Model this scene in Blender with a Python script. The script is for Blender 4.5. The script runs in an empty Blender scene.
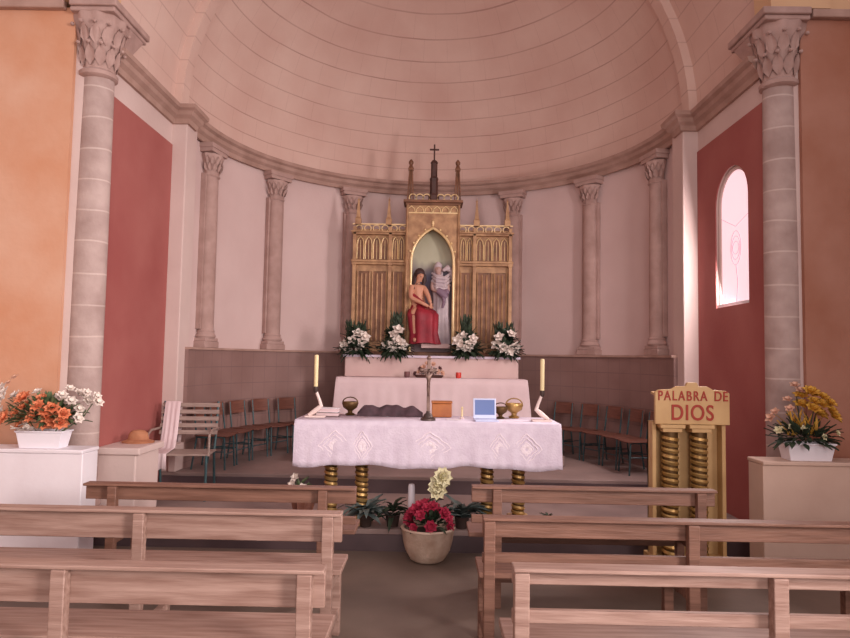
import bpy, math, random
from mathutils import Vector, Matrix
from math import pi, sin, cos, radians as rad
random.seed(7)
S = bpy.context.scene
COL = S.collection
# ---------------------------------------------------------------- camera
F = 645.0
EYE = Vector((0, 0, 1.55))
cam_d = bpy.data.cameras.new('camera'); cam = bpy.data.objects.new('camera', cam_d); COL.objects.link(cam)
cam_d.sensor_fit = 'HORIZONTAL'; cam_d.sensor_width = 36; cam_d.lens = F / 850 * 36; cam_d.clip_start = .05
RM = Matrix.Rotation(rad(.53), 3, 'Z') @ Matrix.Rotation(rad(90 + 3.46), 3, 'X') @ Matrix.Rotation(rad(1.0), 3, 'Z')
cam.matrix_world = Matrix.Translation(EYE) @ RM.to_4x4()
S.camera = cam
def at(x, y, Y):
    """point of the place seen at photo pixel x,y at depth Y -> (X, Z)"""
    d = RM @ Vector(((x - 425) / F, (319 - y) / F, -1.0))
    t = Y / d.y
    return d.x * t, EYE.z + d.z * t
# ---------------------------------------------------------------- light
S.view_settings.view_transform = 'Standard'; S.view_settings.look = 'None'
S.view_settings.gamma = 1; S.view_settings.use_curve_mapping = False
S.view_settings.exposure = -0.03
W = bpy.data.worlds.new('sky'); S.world = W; W.use_nodes = True
bg = W.node_tree.nodes['Background']; bg.inputs[0].default_value = (1.0, .83, .835, 1); bg.inputs[1].default_value = .66
def area(name, loc, target, sx, sy, power, color, spread=pi):
    l = bpy.data.lights.new(name, 'AREA'); l.shape = 'RECTANGLE'; l.size = sx; l.size_y = sy; l.energy = power; l.color = color; l.spread = spread
    o = bpy.data.objects.new(name, l); COL.objects.link(o); o.location = loc
    o.rotation_euler = (Vector(target) - Vector(loc)).to_track_quat('-Z', 'Y').to_euler(); return o
area('added_nave_rear_light', (.8, -4.5, 2.6), (-.6, 6, 2.6), 2.6, 3.4, 240, (1, .86, .82))  # added lamp behind the camera for an assumed, unseen doorway
area('added_nave_right_light', (4.6, -.6, 3.0), (-3.3, 5.0, 1.5), 1.6, 2.2, 120, (1, .88, .84), rad(75))  # added narrow beam, no window seen here; aimed to brighten the left side
area('added_nave_left_light', (-4.5, .4, 2.6), (-2.4, 5, 1.3), 1.6, 2.0, 30, (1, .90, .88))  # added lamp, opening unseen; lifts the left wall and benches
# daylight that falls through the arched apse window, just inside its pane
area('apse_window_light', (2.72, 5.945, 2.7), (-2.6, 6.5, 2.0), .55, 1.1, 80, (1, .87, .86))

# ---------------------------------------------------------------- materials
def lin(c):
    return tuple(((v / 255) / 12.92 if v / 255 <= .04045 else ((v / 255 + .055) / 1.055) ** 2.4) for v in c) + (1,)
def mat(name, c, rough=.7, c2=None, scale=4., metal=0., bump=0., bscale=30., stretch=None, detail=4, emit=None, trans=0, sheen=0):
    m = bpy.data.materials.new(name); m.use_nodes = True
    nt = m.node_tree; b = nt.nodes['Principled BSDF']; L = nt.links.new
    b.inputs['Base Color'].default_value = lin(c); b.inputs['Roughness'].default_value = rough; b.inputs['Metallic'].default_value = metal
    tc = nt.nodes.new('ShaderNodeTexCoord'); mp = nt.nodes.new('ShaderNodeMapping'); L(tc.outputs['Object'], mp.inputs[0])
    if stretch: mp.inputs['Scale'].default_value = stretch
    if c2:
        n = nt.nodes.new('ShaderNodeTexNoise'); n.inputs['Scale'].default_value = scale; n.inputs['Detail'].default_value = detail
        L(mp.outputs[0], n.inputs[0])
        r = nt.nodes.new('ShaderNodeValToRGB'); r.color_ramp.elements[0].position = .32; r.color_ramp.elements[1].position = .68
        r.color_ramp.elements[0].color = lin(c); r.color_ramp.elements[1].color = lin(c2)
        L(n.outputs[0], r.inputs[0]); L(r.outputs[0], b.inputs['Base Color'])
    if bump:
        n2 = nt.nodes.new('ShaderNodeTexNoise'); n2.inputs['Scale'].default_value = bscale; L(mp.outputs[0], n2.inputs[0])
        bp = nt.nodes.new('ShaderNodeBump'); bp.inputs['Strength'].default_value = bump; bp.inputs['Distance'].default_value = .01
        L(n2.outputs[0], bp.inputs['Height']); L(bp.outputs[0], b.inputs['Normal'])
    if emit:
        b.inputs['Emission Color'].default_value = lin(emit[0]); b.inputs['Emission Strength'].default_value = emit[1]
    return m
def base_link(m):
    nt = m.node_tree; b = nt.nodes['Principled BSDF']
    ls = b.inputs['Base Color'].links
    return nt, b, (ls[0].from_socket if ls else None)
def mathn(nt, op, a, b=None, c=None):
    n = nt.nodes.new('ShaderNodeMath'); n.operation = op
    for i, v in enumerate((a, b, c)):
        if v is None: continue
        if hasattr(v, 'links'): nt.links.new(v, n.inputs[i])
        else: n.inputs[i].default_value = v
    return n.outputs[0]
def joints(m, kind, du, dv, wu, wv, color, amt, offset=.5, wob=.0):
    """adds masonry joints: kind 'polar' uses angle about the object's z axis, 'xz','yz','z' flat"""
    nt, b, src = base_link(m)
    tc = nt.nodes.new('ShaderNodeTexCoord'); sp = nt.nodes.new('ShaderNodeSeparateXYZ'); nt.links.new(tc.outputs['Object'], sp.inputs[0])
    if kind == 'polar': u = mathn(nt, 'ARCTAN2', sp.outputs[0], sp.outputs[1])
    elif kind == 'yz': u = sp.outputs[1]
    else: u = sp.outputs[0]
    z = sp.outputs[2]
    if wob:
        nn = nt.nodes.new('ShaderNodeTexNoise'); nn.inputs['Scale'].default_value = 1.2; nt.links.new(tc.outputs['Object'], nn.inputs[0])
        z = mathn(nt, 'MULTIPLY_ADD', nn.outputs[0], wob, z)
    zv = mathn(nt, 'DIVIDE', z, dv)
    row = mathn(nt, 'FLOOR', zv)
    fz = mathn(nt, 'FRACT', zv)
    mz = mathn(nt, 'LESS_THAN', fz, wv)
    if du:
        uu = mathn(nt, 'ADD', mathn(nt, 'DIVIDE', u, du), mathn(nt, 'MULTIPLY', row, offset))
        mu = mathn(nt, 'LESS_THAN', mathn(nt, 'FRACT', uu), wu)
        mk = mathn(nt, 'MAXIMUM', mz, mu)
    else: mk = mz
    fade = nt.nodes.new('ShaderNodeTexNoise'); fade.inputs['Scale'].default_value = 1.6; nt.links.new(tc.outputs['Object'], fade.inputs[0])
    f = mathn(nt, 'MULTIPLY', mk, mathn(nt, 'MULTIPLY', fade.outputs[0], amt * 2))
    mx = nt.nodes.new('ShaderNodeMixRGB'); nt.links.new(f, mx.inputs[0]); mx.inputs[2].default_value = lin(color)
    if src: nt.links.new(src, mx.inputs[1])
    else: mx.inputs[1].default_value = b.inputs['Base Color'].default_value
    nt.links.new(mx.outputs[0], b.inputs['Base Color'])
    return m

M = {}
M['apse'] = mat('pale_pink_plaster', (212, 188, 184), .8, (202, 176, 172), 1.1, bump=.15)
M['wallwhite'] = mat('cream_plaster', (212, 190, 184), .8, (200, 176, 170), 1.4, bump=.15)
M['dome'] = joints(mat('dome_stone', (216, 188, 176), .85, (204, 170, 158), 1.3, bump=.25, bscale=22), 'polar', .16, .235, .007, .055, (146, 106, 96), .42, wob=.03)
M['vault'] = joints(mat('vault_stone', (216, 188, 176), .85, (204, 170, 158), 1.3, bump=.25, bscale=22), 'yz', .55, .26, .012, .05, (146, 106, 96), .3)
M['dado'] = joints(mat('dado_tile', (146, 116, 110), .5, (134, 104, 98), 2.5), 'polar', .075, .2, .03, .045, (108, 84, 84), .5, 0)
M['stone'] = mat('grey_pink_stone', (182, 152, 144), .85, (162, 132, 124), 6, bump=.3, bscale=40)
M['stonedrum'] = joints(mat('drum_stone', (186, 164, 158), .85, (160, 136, 130), 5, bump=.3, bscale=35), 'z', 0, .26, 0, .05, (218, 200, 192), .4, wob=.12)
M['cornice'] = mat('cornice_stone', (178, 146, 134), .85, (158, 126, 114), 5, bump=.25)
M['red'] = mat('red_wall_paint', (164, 96, 90), .8, (152, 80, 76), 1.6, bump=.12)
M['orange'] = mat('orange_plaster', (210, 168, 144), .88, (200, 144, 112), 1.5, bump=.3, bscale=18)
M['orangeshade'] = mat('shaded_brown_plaster', (172, 124, 106), .88, (154, 100, 78), 1.7, bump=.3, bscale=18)  # brown plaster of the right wall, its shade darkened into the colour
M['spandrel'] = mat('sandy_plaster', (212, 178, 140), .85, (200, 160, 126), 1.5)
M['floor'] = mat('worn_concrete', (126, 108, 97), .6, (106, 90, 80), 1.6, bump=.2, bscale=12, detail=6)
M['step'] = mat('step_stone', (150, 128, 122), .7, (128, 108, 104), 2.2, bump=.2, bscale=14)
M['riser'] = mat('dark_riser_tile', (92, 74, 76), .5, (74, 58, 62), 3)
M['woodL'] = mat('pink_brown_pine', (174, 144, 132), .5, (142, 110, 98), 3, stretch=(1.2, 14, 14), bump=.25, bscale=8)
M['woodR'] = mat('red_brown_pine', (140, 102, 86), .5, (112, 78, 64), 3, stretch=(1.2, 14, 14), bump=.25, bscale=8)
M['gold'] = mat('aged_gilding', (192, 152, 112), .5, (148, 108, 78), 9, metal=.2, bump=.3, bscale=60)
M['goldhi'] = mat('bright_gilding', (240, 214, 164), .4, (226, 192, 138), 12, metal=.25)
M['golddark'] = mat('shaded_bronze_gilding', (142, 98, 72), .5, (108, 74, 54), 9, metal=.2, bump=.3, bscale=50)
M['brown'] = mat('dark_carved_wood', (82, 50, 42), .55, (64, 38, 32), 10, bump=.3)
M['brass'] = mat('polished_brass', (196, 162, 104), .36, (160, 124, 70), 6, metal=.6)
M['brassdark'] = mat('brass_core', (90, 66, 36), .45, metal=.6)
M['lectern'] = mat('gold_painted_board', (200, 164, 114), .5, (182, 144, 96), 4, metal=.05)
M['cloth'] = mat('white_lace_cloth', (222, 210, 224), .85, (210, 196, 212), 14, bump=.4, bscale=70)
M['lace'] = mat('lace_embroidery', (238, 226, 234), .9)
M['altarcloth'] = mat('old_white_linen', (222, 200, 202), .85, (212, 188, 190), 3, bump=.2, bscale=20)
M['altarpink'] = mat('pink_white_marble', (214, 186, 180), .55, (202, 170, 166), 3)
M['white'] = mat('white_paint', (238, 232, 238), .6, (228, 220, 226), 3, bump=.1)
M['beige'] = mat('beige_paint', (212, 184, 168), .6, (202, 172, 156), 3, bump=.1)
M['plastic'] = mat('white_plastic', (236, 232, 240), .35)
M['candle'] = mat('cream_wax', (226, 208, 160), .45)
M['metalwhite'] = mat('white_enamel', (226, 206, 200), .4)
M['iron'] = mat('grey_iron', (80, 66, 62), .45, metal=.5)
M['silver'] = mat('tarnished_silver', (140, 116, 106), .4, (100, 78, 72), 12, metal=.6)
M['leaf'] = mat('dark_green_leaf', (62, 78, 56), .6, (42, 54, 42), 20)
M['leaf2'] = mat('soft_green_leaf', (104, 122, 84), .55, (78, 96, 66), 20)
M['leafblue'] = mat('grey_green_leaf', (116, 128, 124), .5, (84, 98, 98), 20)
M['petalw'] = mat('white_petal', (238, 228, 218), .6, (222, 208, 200), 15)
M['petalo'] = mat('orange_petal', (236, 156, 116), .6, (222, 126, 84), 15)
M['petaly'] = mat('yellow_petal', (226, 184, 78), .6, (206, 150, 56), 15)
M['petalr'] = mat('crimson_petal', (190, 52, 84), .6, (148, 28, 56), 15)
M['petalp'] = mat('pale_peach_petal', (224, 184, 160), .6, (206, 160, 140), 15)
M['petallime'] = mat('lime_petal', (228, 222, 190), .6, (214, 206, 168), 15)
M['petald'] = mat('dull_purple_petal', (120, 76, 76), .6, (92, 60, 62), 15)
M['basket'] = mat('woven_cream_basket', (208, 186, 168), .75, (178, 150, 130), 9, bump=.6, bscale=45)
M['teal'] = mat('teal_steel_tube', (62, 92, 96), .45, (48, 72, 78), 10, metal=.2)
M['chairwood'] = mat('varnished_chair_wood', (124, 80, 66), .5, (102, 62, 52), 6, stretch=(1, 8, 8))
M['slat'] = mat('weathered_slat', (164, 142, 132), .5, (136, 114, 106), 8, stretch=(1, 8, 8))
M['skin'] = mat('painted_skin', (206, 150, 122), .5)
M['hair'] = mat('dark_painted_hair', (58, 36, 34), .6)
M['robered'] = mat('red_painted_robe', (164, 40, 56), .6, (126, 24, 40), 6)
M['robewhite'] = mat('white_painted_robe', (206, 190, 192), .55, (180, 164, 172), 8)
M['lilac'] = mat('grey_lilac_paint', (130, 106, 124), .6)
M['letter'] = mat('red_letter_paint', (156, 44, 28), .6)
M['screen'] = mat('lit_screen', (60, 80, 130), .3, emit=((96, 112, 158), .55))
M['screenwhite'] = mat('lit_screen_bar', (200, 210, 240), .3, emit=((196, 208, 244), .7))
M['silverplastic'] = mat('pale_blue_plastic', (204, 212, 240), .35)
M['boxwood'] = mat('orange_varnished_box', (178, 108, 52), .45, (154, 86, 40), 8)
M['darkcloth'] = mat('dark_plum_fabric', (82, 58, 66), .8, (60, 44, 50), 20, bump=.5)
M['tan'] = mat('tan_fabric', (186, 130, 96), .8, (162, 104, 74), 10)
M['redglass'] = mat('red_glass_cup', (196, 60, 50), .25)
M['soil'] = mat('soil', (60, 46, 40), .9)
M['frost'] = mat('frosted_daylight_pane', (240, 214, 222), .5, emit=((255, 218, 226), .8))

# ---------------------------------------------------------------- mesh builder
class MB:
    def __init__(s): s.v = []; s.f = []
    def add(s, vs, fs):
        n = len(s.v); s.v += [tuple(v) for v in vs]; s.f += [tuple(i + n for i in f) for f in fs]; return s
    def box(s, c, d, rz=0, rx=0, ry=0):
        R = Matrix.Rotation(rz, 3, 'Z') @ Matrix.Rotation(ry, 3, 'Y') @ Matrix.Rotation(rx, 3, 'X'); c = Vector(c); vs = []
        for i in (-1, 1):
            for j in (-1, 1):
                for k in (-1, 1): vs.append(c + R @ Vector((i * d[0] / 2, j * d[1] / 2, k * d[2] / 2)))
        return s.add(vs, [(0, 1, 3, 2), (4, 6, 7, 5), (0, 4, 5, 1), (2, 3, 7, 6), (0, 2, 6, 4), (1, 5, 7, 3)])
    def bb(s, x0, x1, y0, y1, z0, z1): return s.box(((x0+x1)/2, (y0+y1)/2, (z0+z1)/2), (abs(x1-x0), abs(y1-y0), abs(z1-z0)))
    def rings(s, rs, closed=False, cap=True):
        n = len(rs[0]); vs = [p for r in rs for p in r]; fs = []
        m = len(rs)
        for i in range(m if closed else m - 1):
            a = i * n; b = ((i + 1) % m) * n
            for j in range(n):
                k = (j + 1) % n; fs.append((a + j, a + k, b + k, b + j))
        if cap and not closed: fs.append(tuple(range(n - 1, -1, -1))); fs.append(tuple((m - 1) * n + j for j in range(n)))
        return s.add(vs, fs)
    def lathe(s, prof, c=(0, 0, 0), n=24, sx=1, sy=1, rip=0, nr=0, a0=0):
        rs = []
        for r, z in prof:
            rs.append([(c[0] + (r * (1 + rip * cos(nr * 2 * pi * j / n))) * sx * cos(a0 + 2 * pi * j / n), c[1] + (r * (1 + rip * cos(nr * 2 * pi * j / n))) * sy * sin(a0 + 2 * pi * j / n), c[2] + z) for j in range(n)])
        return s.rings(rs)
    def tube(s, path, r, n=8, closed=False):
        P = [Vector(p) for p in path]; m = len(P); rs = []
        up = None
        for i, p in enumerate(P):
            if closed: t = P[(i + 1) % m] - P[i - 1]
            else: t = P[min(i + 1, m - 1)] - P[max(i - 1, 0)]
            t.normalize()
            if up is None:
                up = Vector((0, 0, 1)) if abs(t.z) < .9 else Vector((1, 0, 0))
            a = t.cross(up)
            if a.length < 1e-5: a = t.cross(Vector((0, 1, 0)))
            a.normalize(); b = a.cross(t).normalized(); up = b
            q = r[i] if isinstance(r, (list, tuple)) else r
            rs.append([p + a * q * cos(2 * pi * j / n) + b * q * sin(2 * pi * j / n) for j in range(n)])
        return s.rings(rs, closed)
    def prism(s, poly, y0, y1):          # poly in XZ
        n = len(poly); vs = [(x, y0, z) for x, z in poly] + [(x, y1, z) for x, z in poly]
        fs = [tuple(range(n)), tuple(range(2 * n - 1, n - 1, -1))] + [(i, i + n, (i + 1) % n + n, (i + 1) % n) for i in range(n)]
        return s.add(vs, fs)
    def ell(s, c, r, n=12, m=8, R=None):
        rs = []; c = Vector(c)
        for i in range(m + 1):
            th = pi * (i + .001) / (m + .002)
            ring = []
            for j in range(n):
                p = Vector((r[0] * sin(th) * cos(2*pi*j/n), r[1] * sin(th) * sin(2*pi*j/n), -r[2] * cos(th)))
                ring.append(c + (R @ p if R else p))
            rs.append(ring)
        return s.rings(rs)
    def leaf(s, p, d, L, w, droop=.3, up=Vector((0, 0, 1))):
        """a folded pointed leaf starting at p along d"""
        p = Vector(p); d = Vector(d).normalized(); side = d.cross(up)
        if side.length < .05: side = Vector((1, 0, 0))
        side.normalize(); nrm = side.cross(d).normalized()
        pts = []
        for t, ww in ((0, .12), (.35, 1), (.7, .75), (1, .04)):
            q = p + d * L * t - Vector((0, 0, 1)) * droop * L * t * t
            pts += [q - side * w * ww * .5 + nrm * w * .12, q - nrm * w * .06, q + side * w * ww * .5 + nrm * w * .12]
        fs = []
        for i in range(3):
            a = i * 3; fs += [(a, a+1, a+4, a+3), (a+1, a+2, a+5, a+4)]
        return s.add(pts, fs)
    def bloom(s, c, r, d, n=6, layers=2):
        """a flower head: petals round a centre, facing d"""
        c = Vector(c); d = Vector(d).normalized(); a = d.orthogonal().normalized(); b = d.cross(a)
        for l in range(layers):
            tilt = .35 + .55 * l
            for k in range(n):
                g = 2 * pi * (k + .5 * l) / n + random.uniform(-.15, .15)
                o = (a * cos(g) + b * sin(g)); s.leaf(c + d * .1 * r, o * cos(tilt) + d * sin(tilt), r * (1 - .2 * l), r * .75, .08, up=d)
        s.ell(c + d * r * .15, (r * .2,) * 3, 6, 4)
        return s
    def build(s, name, m, parent=None, smooth=True, bevel=0, loc=None, sub=0, ang=40, thick=0):
        me = bpy.data.meshes.new(name); me.from_pydata(s.v, [], s.f)
        import bmesh
        bm = bmesh.new(); bm.from_mesh(me); 
        if not thick: bmesh.ops.recalc_face_normals(bm, faces=bm.faces)
        bm.to_mesh(me); bm.free()
        if smooth:
            for p in me.polygons: p.use_smooth = True
            me.set_sharp_from_angle(angle=rad(ang))
        me.materials.append(M[m] if isinstance(m, str) else m)
        o = bpy.data.objects.new(name, me); COL.objects.link(o)
        if loc: o.location = loc
        if parent: o.parent = parent
        if thick: md = o.modifiers.new('t', 'SOLIDIFY'); md.thickness = thick; md.offset = -1
        if bevel: md = o.modifiers.new('b', 'BEVEL'); md.width = bevel; md.segments = 2; md.limit_method = 'ANGLE'; md.angle_limit = rad(50)
        if sub: md = o.modifiers.new('s', 'SUBSURF'); md.levels = sub; md.render_levels = sub
        return o
def tag(o, label, cat, group=None, kind=None):
    o['label'] = label; o['category'] = cat
    if group: o['group'] = group
    if kind: o['kind'] = kind
    return o
def thing(name, label, cat, loc=(0, 0, 0), rz=0, group=None):
    o = bpy.data.objects.new(name, None); o.empty_display_size = .1; COL.objects.link(o)
    o.location = loc; o.rotation_euler = (0, 0, rz); return tag(o, label, cat, group)
def struct(o): o['kind'] = 'structure'; return o
def dup(o, parent=None, **kw):
    c = o.copy(); COL.objects.link(c)
    if parent: c.parent = parent
    for ch in [x for x in o.children]: dup(ch, c)
    for k, v in kw.items():
        if k == 'loc': c.location = v
        elif k == 'rz': c.rotation_euler = (0, 0, v)
        else: c[k] = v
    return c
def sweep(path, prof, closed_prof=True):
    """path: list of (x,y); prof: list of (offset to the left of the path, z). returns MB"""
    mb = MB(); rs = []
    n = len(path)
    for i, (x, y) in enumerate(path):
        p = Vector((x, y)); a = (Vector(path[i]) - Vector(path[i-1])).normalized() if i > 0 else None
        b = (Vector(path[i+1]) - Vector(path[i])).normalized() if i < n - 1 else None
        a = a or b; b = b or a
        na = Vector((-a.y, a.x)); nb = Vector((-b.y, b.x)); m = (na + nb).normalized(); m = m / max(.35, m.dot(na))
        rs.append([(x + m.x * o, y + m.y * o, z) for o, z in prof])
    mb.rings(rs); return mb
# ================================================================ the setting
XW = 2.78; YA, YB = 5.36, 6.69; XP = 2.62; YC = 6.87; RA = 2.72; ZC = 4.16
def arc(r, a0, a1, n=40, cy=YC):
    return [(r * sin(a0 + (a1 - a0) * i / n), cy + r * cos(a0 + (a1 - a0) * i / n)) for i in range(n + 1)]
# floors
mb = MB(); mb.bb(-5.2, 5.2, -5, 5.26, -.2, 0); struct(mb.build('floor', 'floor', smooth=False))
mb = MB(); mb.bb(-2.9, 2.9, 5.28, 6.67, -.2, .17); struct(mb.build('floor_step', 'step', smooth=False, bevel=.008))
mb = MB(); mb.bb(-2.76, 2.76, 5.262, 5.279, .0, .13); struct(mb.build('trim_1', 'riser', smooth=False))
mb = MB(); mb.bb(-2.75, 2.75, 6.67, 9.7, -.2, .34); struct(mb.build('floor_sanctuary', 'step', smooth=False, bevel=.008))
mb = MB(); mb.bb(-2.75, 2.75, 6.655, 6.669, .17, .305); struct(mb.build('trim_2', 'riser', smooth=False))
mb = MB(); mb.bb(-1.55, 1.55, 7.45, 9.0, .34, .46); struct(mb.build('floor_altar_dais', 'step', smooth=False, bevel=.008))
# apse wall, from left to right; object origin on the apse axis
def curved(name, m, r0, r1, z0, z1, a=pi/2):
    p = [(x, y - YC) for x, y in arc(r0, -a, a, 56)]
    mb = MB(); rs = []
    for i, (x, y) in enumerate(p):
        k = r1 / r0
        rs.append([(x, y, z0), (x * k, y * k, z0), (x * k, y * k, z1), (x, y, z1)])
    mb.rings(rs); return struct(mb.build(name, m, loc=(0, YC, 0), ang=30))
curved('wall_apse', 'apse', RA, RA + .3, 0, ZC)
curved('wall_apse_dado', 'dado', RA - .14, RA - .001, .34, 1.60)
curved('trim_3', 'cornice', RA - .165, RA - .002, 1.60, 1.625)
# dome
mb = MB(); rs = []
nl, nm = 22, 56
for i in range(nl + 1):
    e = (pi / 2) * i / nl * .998
    rs.append([(RA * cos(e) * sin(-pi/2 + pi * j / nm), RA * cos(e) * cos(-pi/2 + pi * j / nm), RA * sin(e)) for j in range(nm + 1)])
vs = [p for r in rs for p in r]; fs = [(i*(nm+1)+j, i*(nm+1)+j+1, (i+1)*(nm+1)+j+1, (i+1)*(nm+1)+j) for i in range(nl) for j in range(nm)]
mb.add(vs, fs); struct(mb.build('ceiling_dome', 'dome', loc=(0, YC, ZC), ang=60))
def barrel(name, m, r, y0, y1, r2, zc=ZC, zbase=None):
    mb = MB(); rs = []
    for j in range(49):
        a = pi * j / 48
        rs.append([(-r * cos(a), y0, r * sin(a)), (-r * cos(a), y1, r * sin(a)), (-r2 * cos(a), y1, r2 * sin(a)), (-r2 * cos(a), y0, r2 * sin(a))])
    mb.rings(rs); return struct(mb.build(name, m, loc=(0, 0, zc), ang=30))
barrel('ceiling_vault', 'vault', XW, YA, YB, 3.1)
barrel('ceiling_arch', 'vault', 2.69, YB, YC + .001, 3.1)
barrel('trim_4', 'spandrel', 2.72, 5.1, YA, 3.2, 4.44)
for sgn, side in ((-1, 'left'), (1, 'right')):
    # side bay wall between main column and apse pilaster
    mb = MB()
    if sgn < 0: mb.bb(-XW - .3, -XW, YA, YB, 0, ZC)
    else:
        w0, w1, s0, s1 = 5.62, 6.27, 2.08, 3.06     # window opening in y, sill, spring
        mb.bb(XW, XW + .3, YA, w0, 0, ZC); mb.bb(XW, XW + .3, w1, YB, 0, ZC); mb.bb(XW, XW + .3, w0, w1, 0, s0)
        cy, rr = (w0 + w1) / 2, (w1 - w0) / 2; N = 16
        for k in range(N):
            a, b = pi * k / N, pi * (k + 1) / N
            q = [(cy - rr * cos(a), s1 + rr * sin(a)), (cy - rr * cos(b), s1 + rr * sin(b))]
            q += [(q[1][0], ZC), (q[0][0], ZC)]
            vs = [(XW, y, z) for y, z in q] + [(XW + .3, y, z) for y, z in q]
            mb.add(vs, [(0, 1, 2, 3), (7, 6, 5, 4), (0, 4, 5, 1), (2, 6, 7, 3)])
    struct(mb.build('wall_' + side, 'wallwhite', smooth=False))
    # painted red field on it
    zb = .17
    mb = MB(); xa, xb = sgn * (XW - .012), sgn * (XW - .0005)
    zt = 3.76
    if sgn < 0: mb.bb(xa, xb, YA, YB - .001, zb, zt)
    else:
        mb.bb(xa, xb, YA, w0, zb, zt); mb.bb(xa, xb, w1, YB - .001, zb, zt); mb.bb(xa, xb, w0, w1, zb, s0)
        for k in range(N):
            a, b = pi * k / N, pi * (k + 1) / N
            q = [(cy - rr * cos(a), s1 + rr * sin(a)), (cy - rr * cos(b), s1 + rr * sin(b))]
            q += [(q[1][0], zt), (q[0][0], zt)]
            vs = [(xa, y, z) for y, z in q] + [(xb, y, z) for y, z in q]
            mb.add(vs, [(0, 1, 2, 3), (7, 6, 5, 4), (0, 4, 5, 1), (2, 6, 7, 3)])
    struct(mb.build('trim_%d' % (5 if sgn < 0 else 6), 'red', smooth=False))
    # apse pilaster
    mb = MB(); mb.bb(sgn * XP, sgn * (XW + .3), YB, YC + .12, .17, ZC)
    mb.bb(sgn * (XP - .03), sgn * (XP + .05), YB - .03, YC + .03, .34, .62)
    struct(mb.build('wall_pilaster_' + side, 'wallwhite', smooth=False, bevel=.01))
    # front (nave) wall: ochre plaster with pale jamb strip
    mb = MB(); mb.bb(sgn * 2.985, sgn * 5.2, 5.16, 5.4, 0, 4.40)
    struct(mb.build('wall_front_' + side, 'orange' if sgn < 0 else 'orangeshade', smooth=False))
    mb = MB(); mb.bb(sgn * 2.86, sgn * 2.985, 5.2, 5.36, 0, 4.40)
    struct(mb.build('wall_jamb_' + side, 'wallwhite', smooth=False))
    mb = MB(); mb.bb(sgn * 3.06, sgn * 5.2, 5.10, 5.16, 4.37, 4.44)
    struct(mb.build('trim_%d' % (7 if sgn < 0 else 8), 'cornice', smooth=False, bevel=.01))
    mb = MB(); mb.bb(sgn * 3.2, sgn * 5.2, 5.17, 5.4, 4.4, 7.7)
    struct(mb.build('wall_spandrel_' + side, 'spandrel', smooth=False))
    mb = MB(); mb.bb(sgn * 5.0, sgn * 5.2, -5, 5.1, 0, 4.6)
    struct(mb.build('wall_nave_' + side, 'orange' if sgn < 0 else 'orangeshade', smooth=False))
# cornice around sanctuary
prof = [(0, 3.98), (-.03, 3.98), (-.04, 4.03), (-.075, 4.06), (-.085, 4.10), (-.12, 4.12), (-.125, 4.16), (0, 4.17)]
path = [(-XW, YA), (-XW, YB), (-XP, YB), (-XP, YC)] + arc(RA - .03, -pi/2, pi/2, 48)[0:] + [(XP, YC), (XP, YB), (XW, YB), (XW, YA)]
struct(sweep(path, prof).build('trim_9', 'cornice', ang=35))
# window in the right bay
win = thing('window_1', 'w', 'window'); del win['label']; del win['category']; win['kind'] = 'structure'
mb = MB(); q = []
for k in range(21):
    a = pi * k / 20; q.append((cy - (rr - .02) * cos(a), s1 + (rr - .02) * sin(a)))
loop = [(w0 + .02, s0 + .02)] + q + [(w1 - .02, s0 + .02)]
m2 = MB(); m2.tube([(XW + .035, y, z) for y, z in loop], .022, 6, closed=True); m2.build('window_frame', 'wallwhite', win)
m2 = MB(); vs = [(XW + .035, y, z) for y, z in loop] + [(XW + .0356, y, z) for y, z in loop]; n = len(loop)
m2.add(vs, [tuple(range(n)), tuple(range(2*n-1, n-1, -1))]); m2.build('window_pane', 'frost', win, smooth=False)
m2 = MB(); m2.bb(XW - .0, XW + .3, w0, w1, s0 - .0, s0 + .03); m2.build('window_sill', 'white', win, smooth=False)
# faint figure tracery on the frosted pane
M['tracery'] = mat('pane_tracery', (196, 160, 168), .6, emit=((214, 178, 190), .6))
m2 = MB()
for k in range(3):
    m2.tube([(XW + .031, cy + (.10 - .02*k) * cos(a * pi / 8) , 2.62 + (.16 - .05*k) * sin(a * pi / 8)) for a in range(16)], .004, 4, closed=True)
m2.tube([(XW + .031, w0 + .05, 2.9), (XW + .031, cy, 2.82), (XW + .031, w1 - .05, 2.94)], .004, 4)
m2.tube([(XW + .031, cy, 2.1), (XW + .031, cy - .03, 2.3), (XW + .031, cy, 2.46)], .004, 4)
m2.build('window_tracery', 'tracery', win)
# white masonry ledge in the left bay
mb = MB(); mb.bb(-XW + .013, -2.44, YA + .06, 5.88, .17, .70); mb.bb(-XW + .013, -2.40, YA + .03, 5.9, .70, .76)
tag(mb.build('masonry_ledge', 'wallwhite', smooth=False, bevel=.012), 'low pale masonry ledge under the red wall panel beside the left column', 'ledge')

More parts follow.
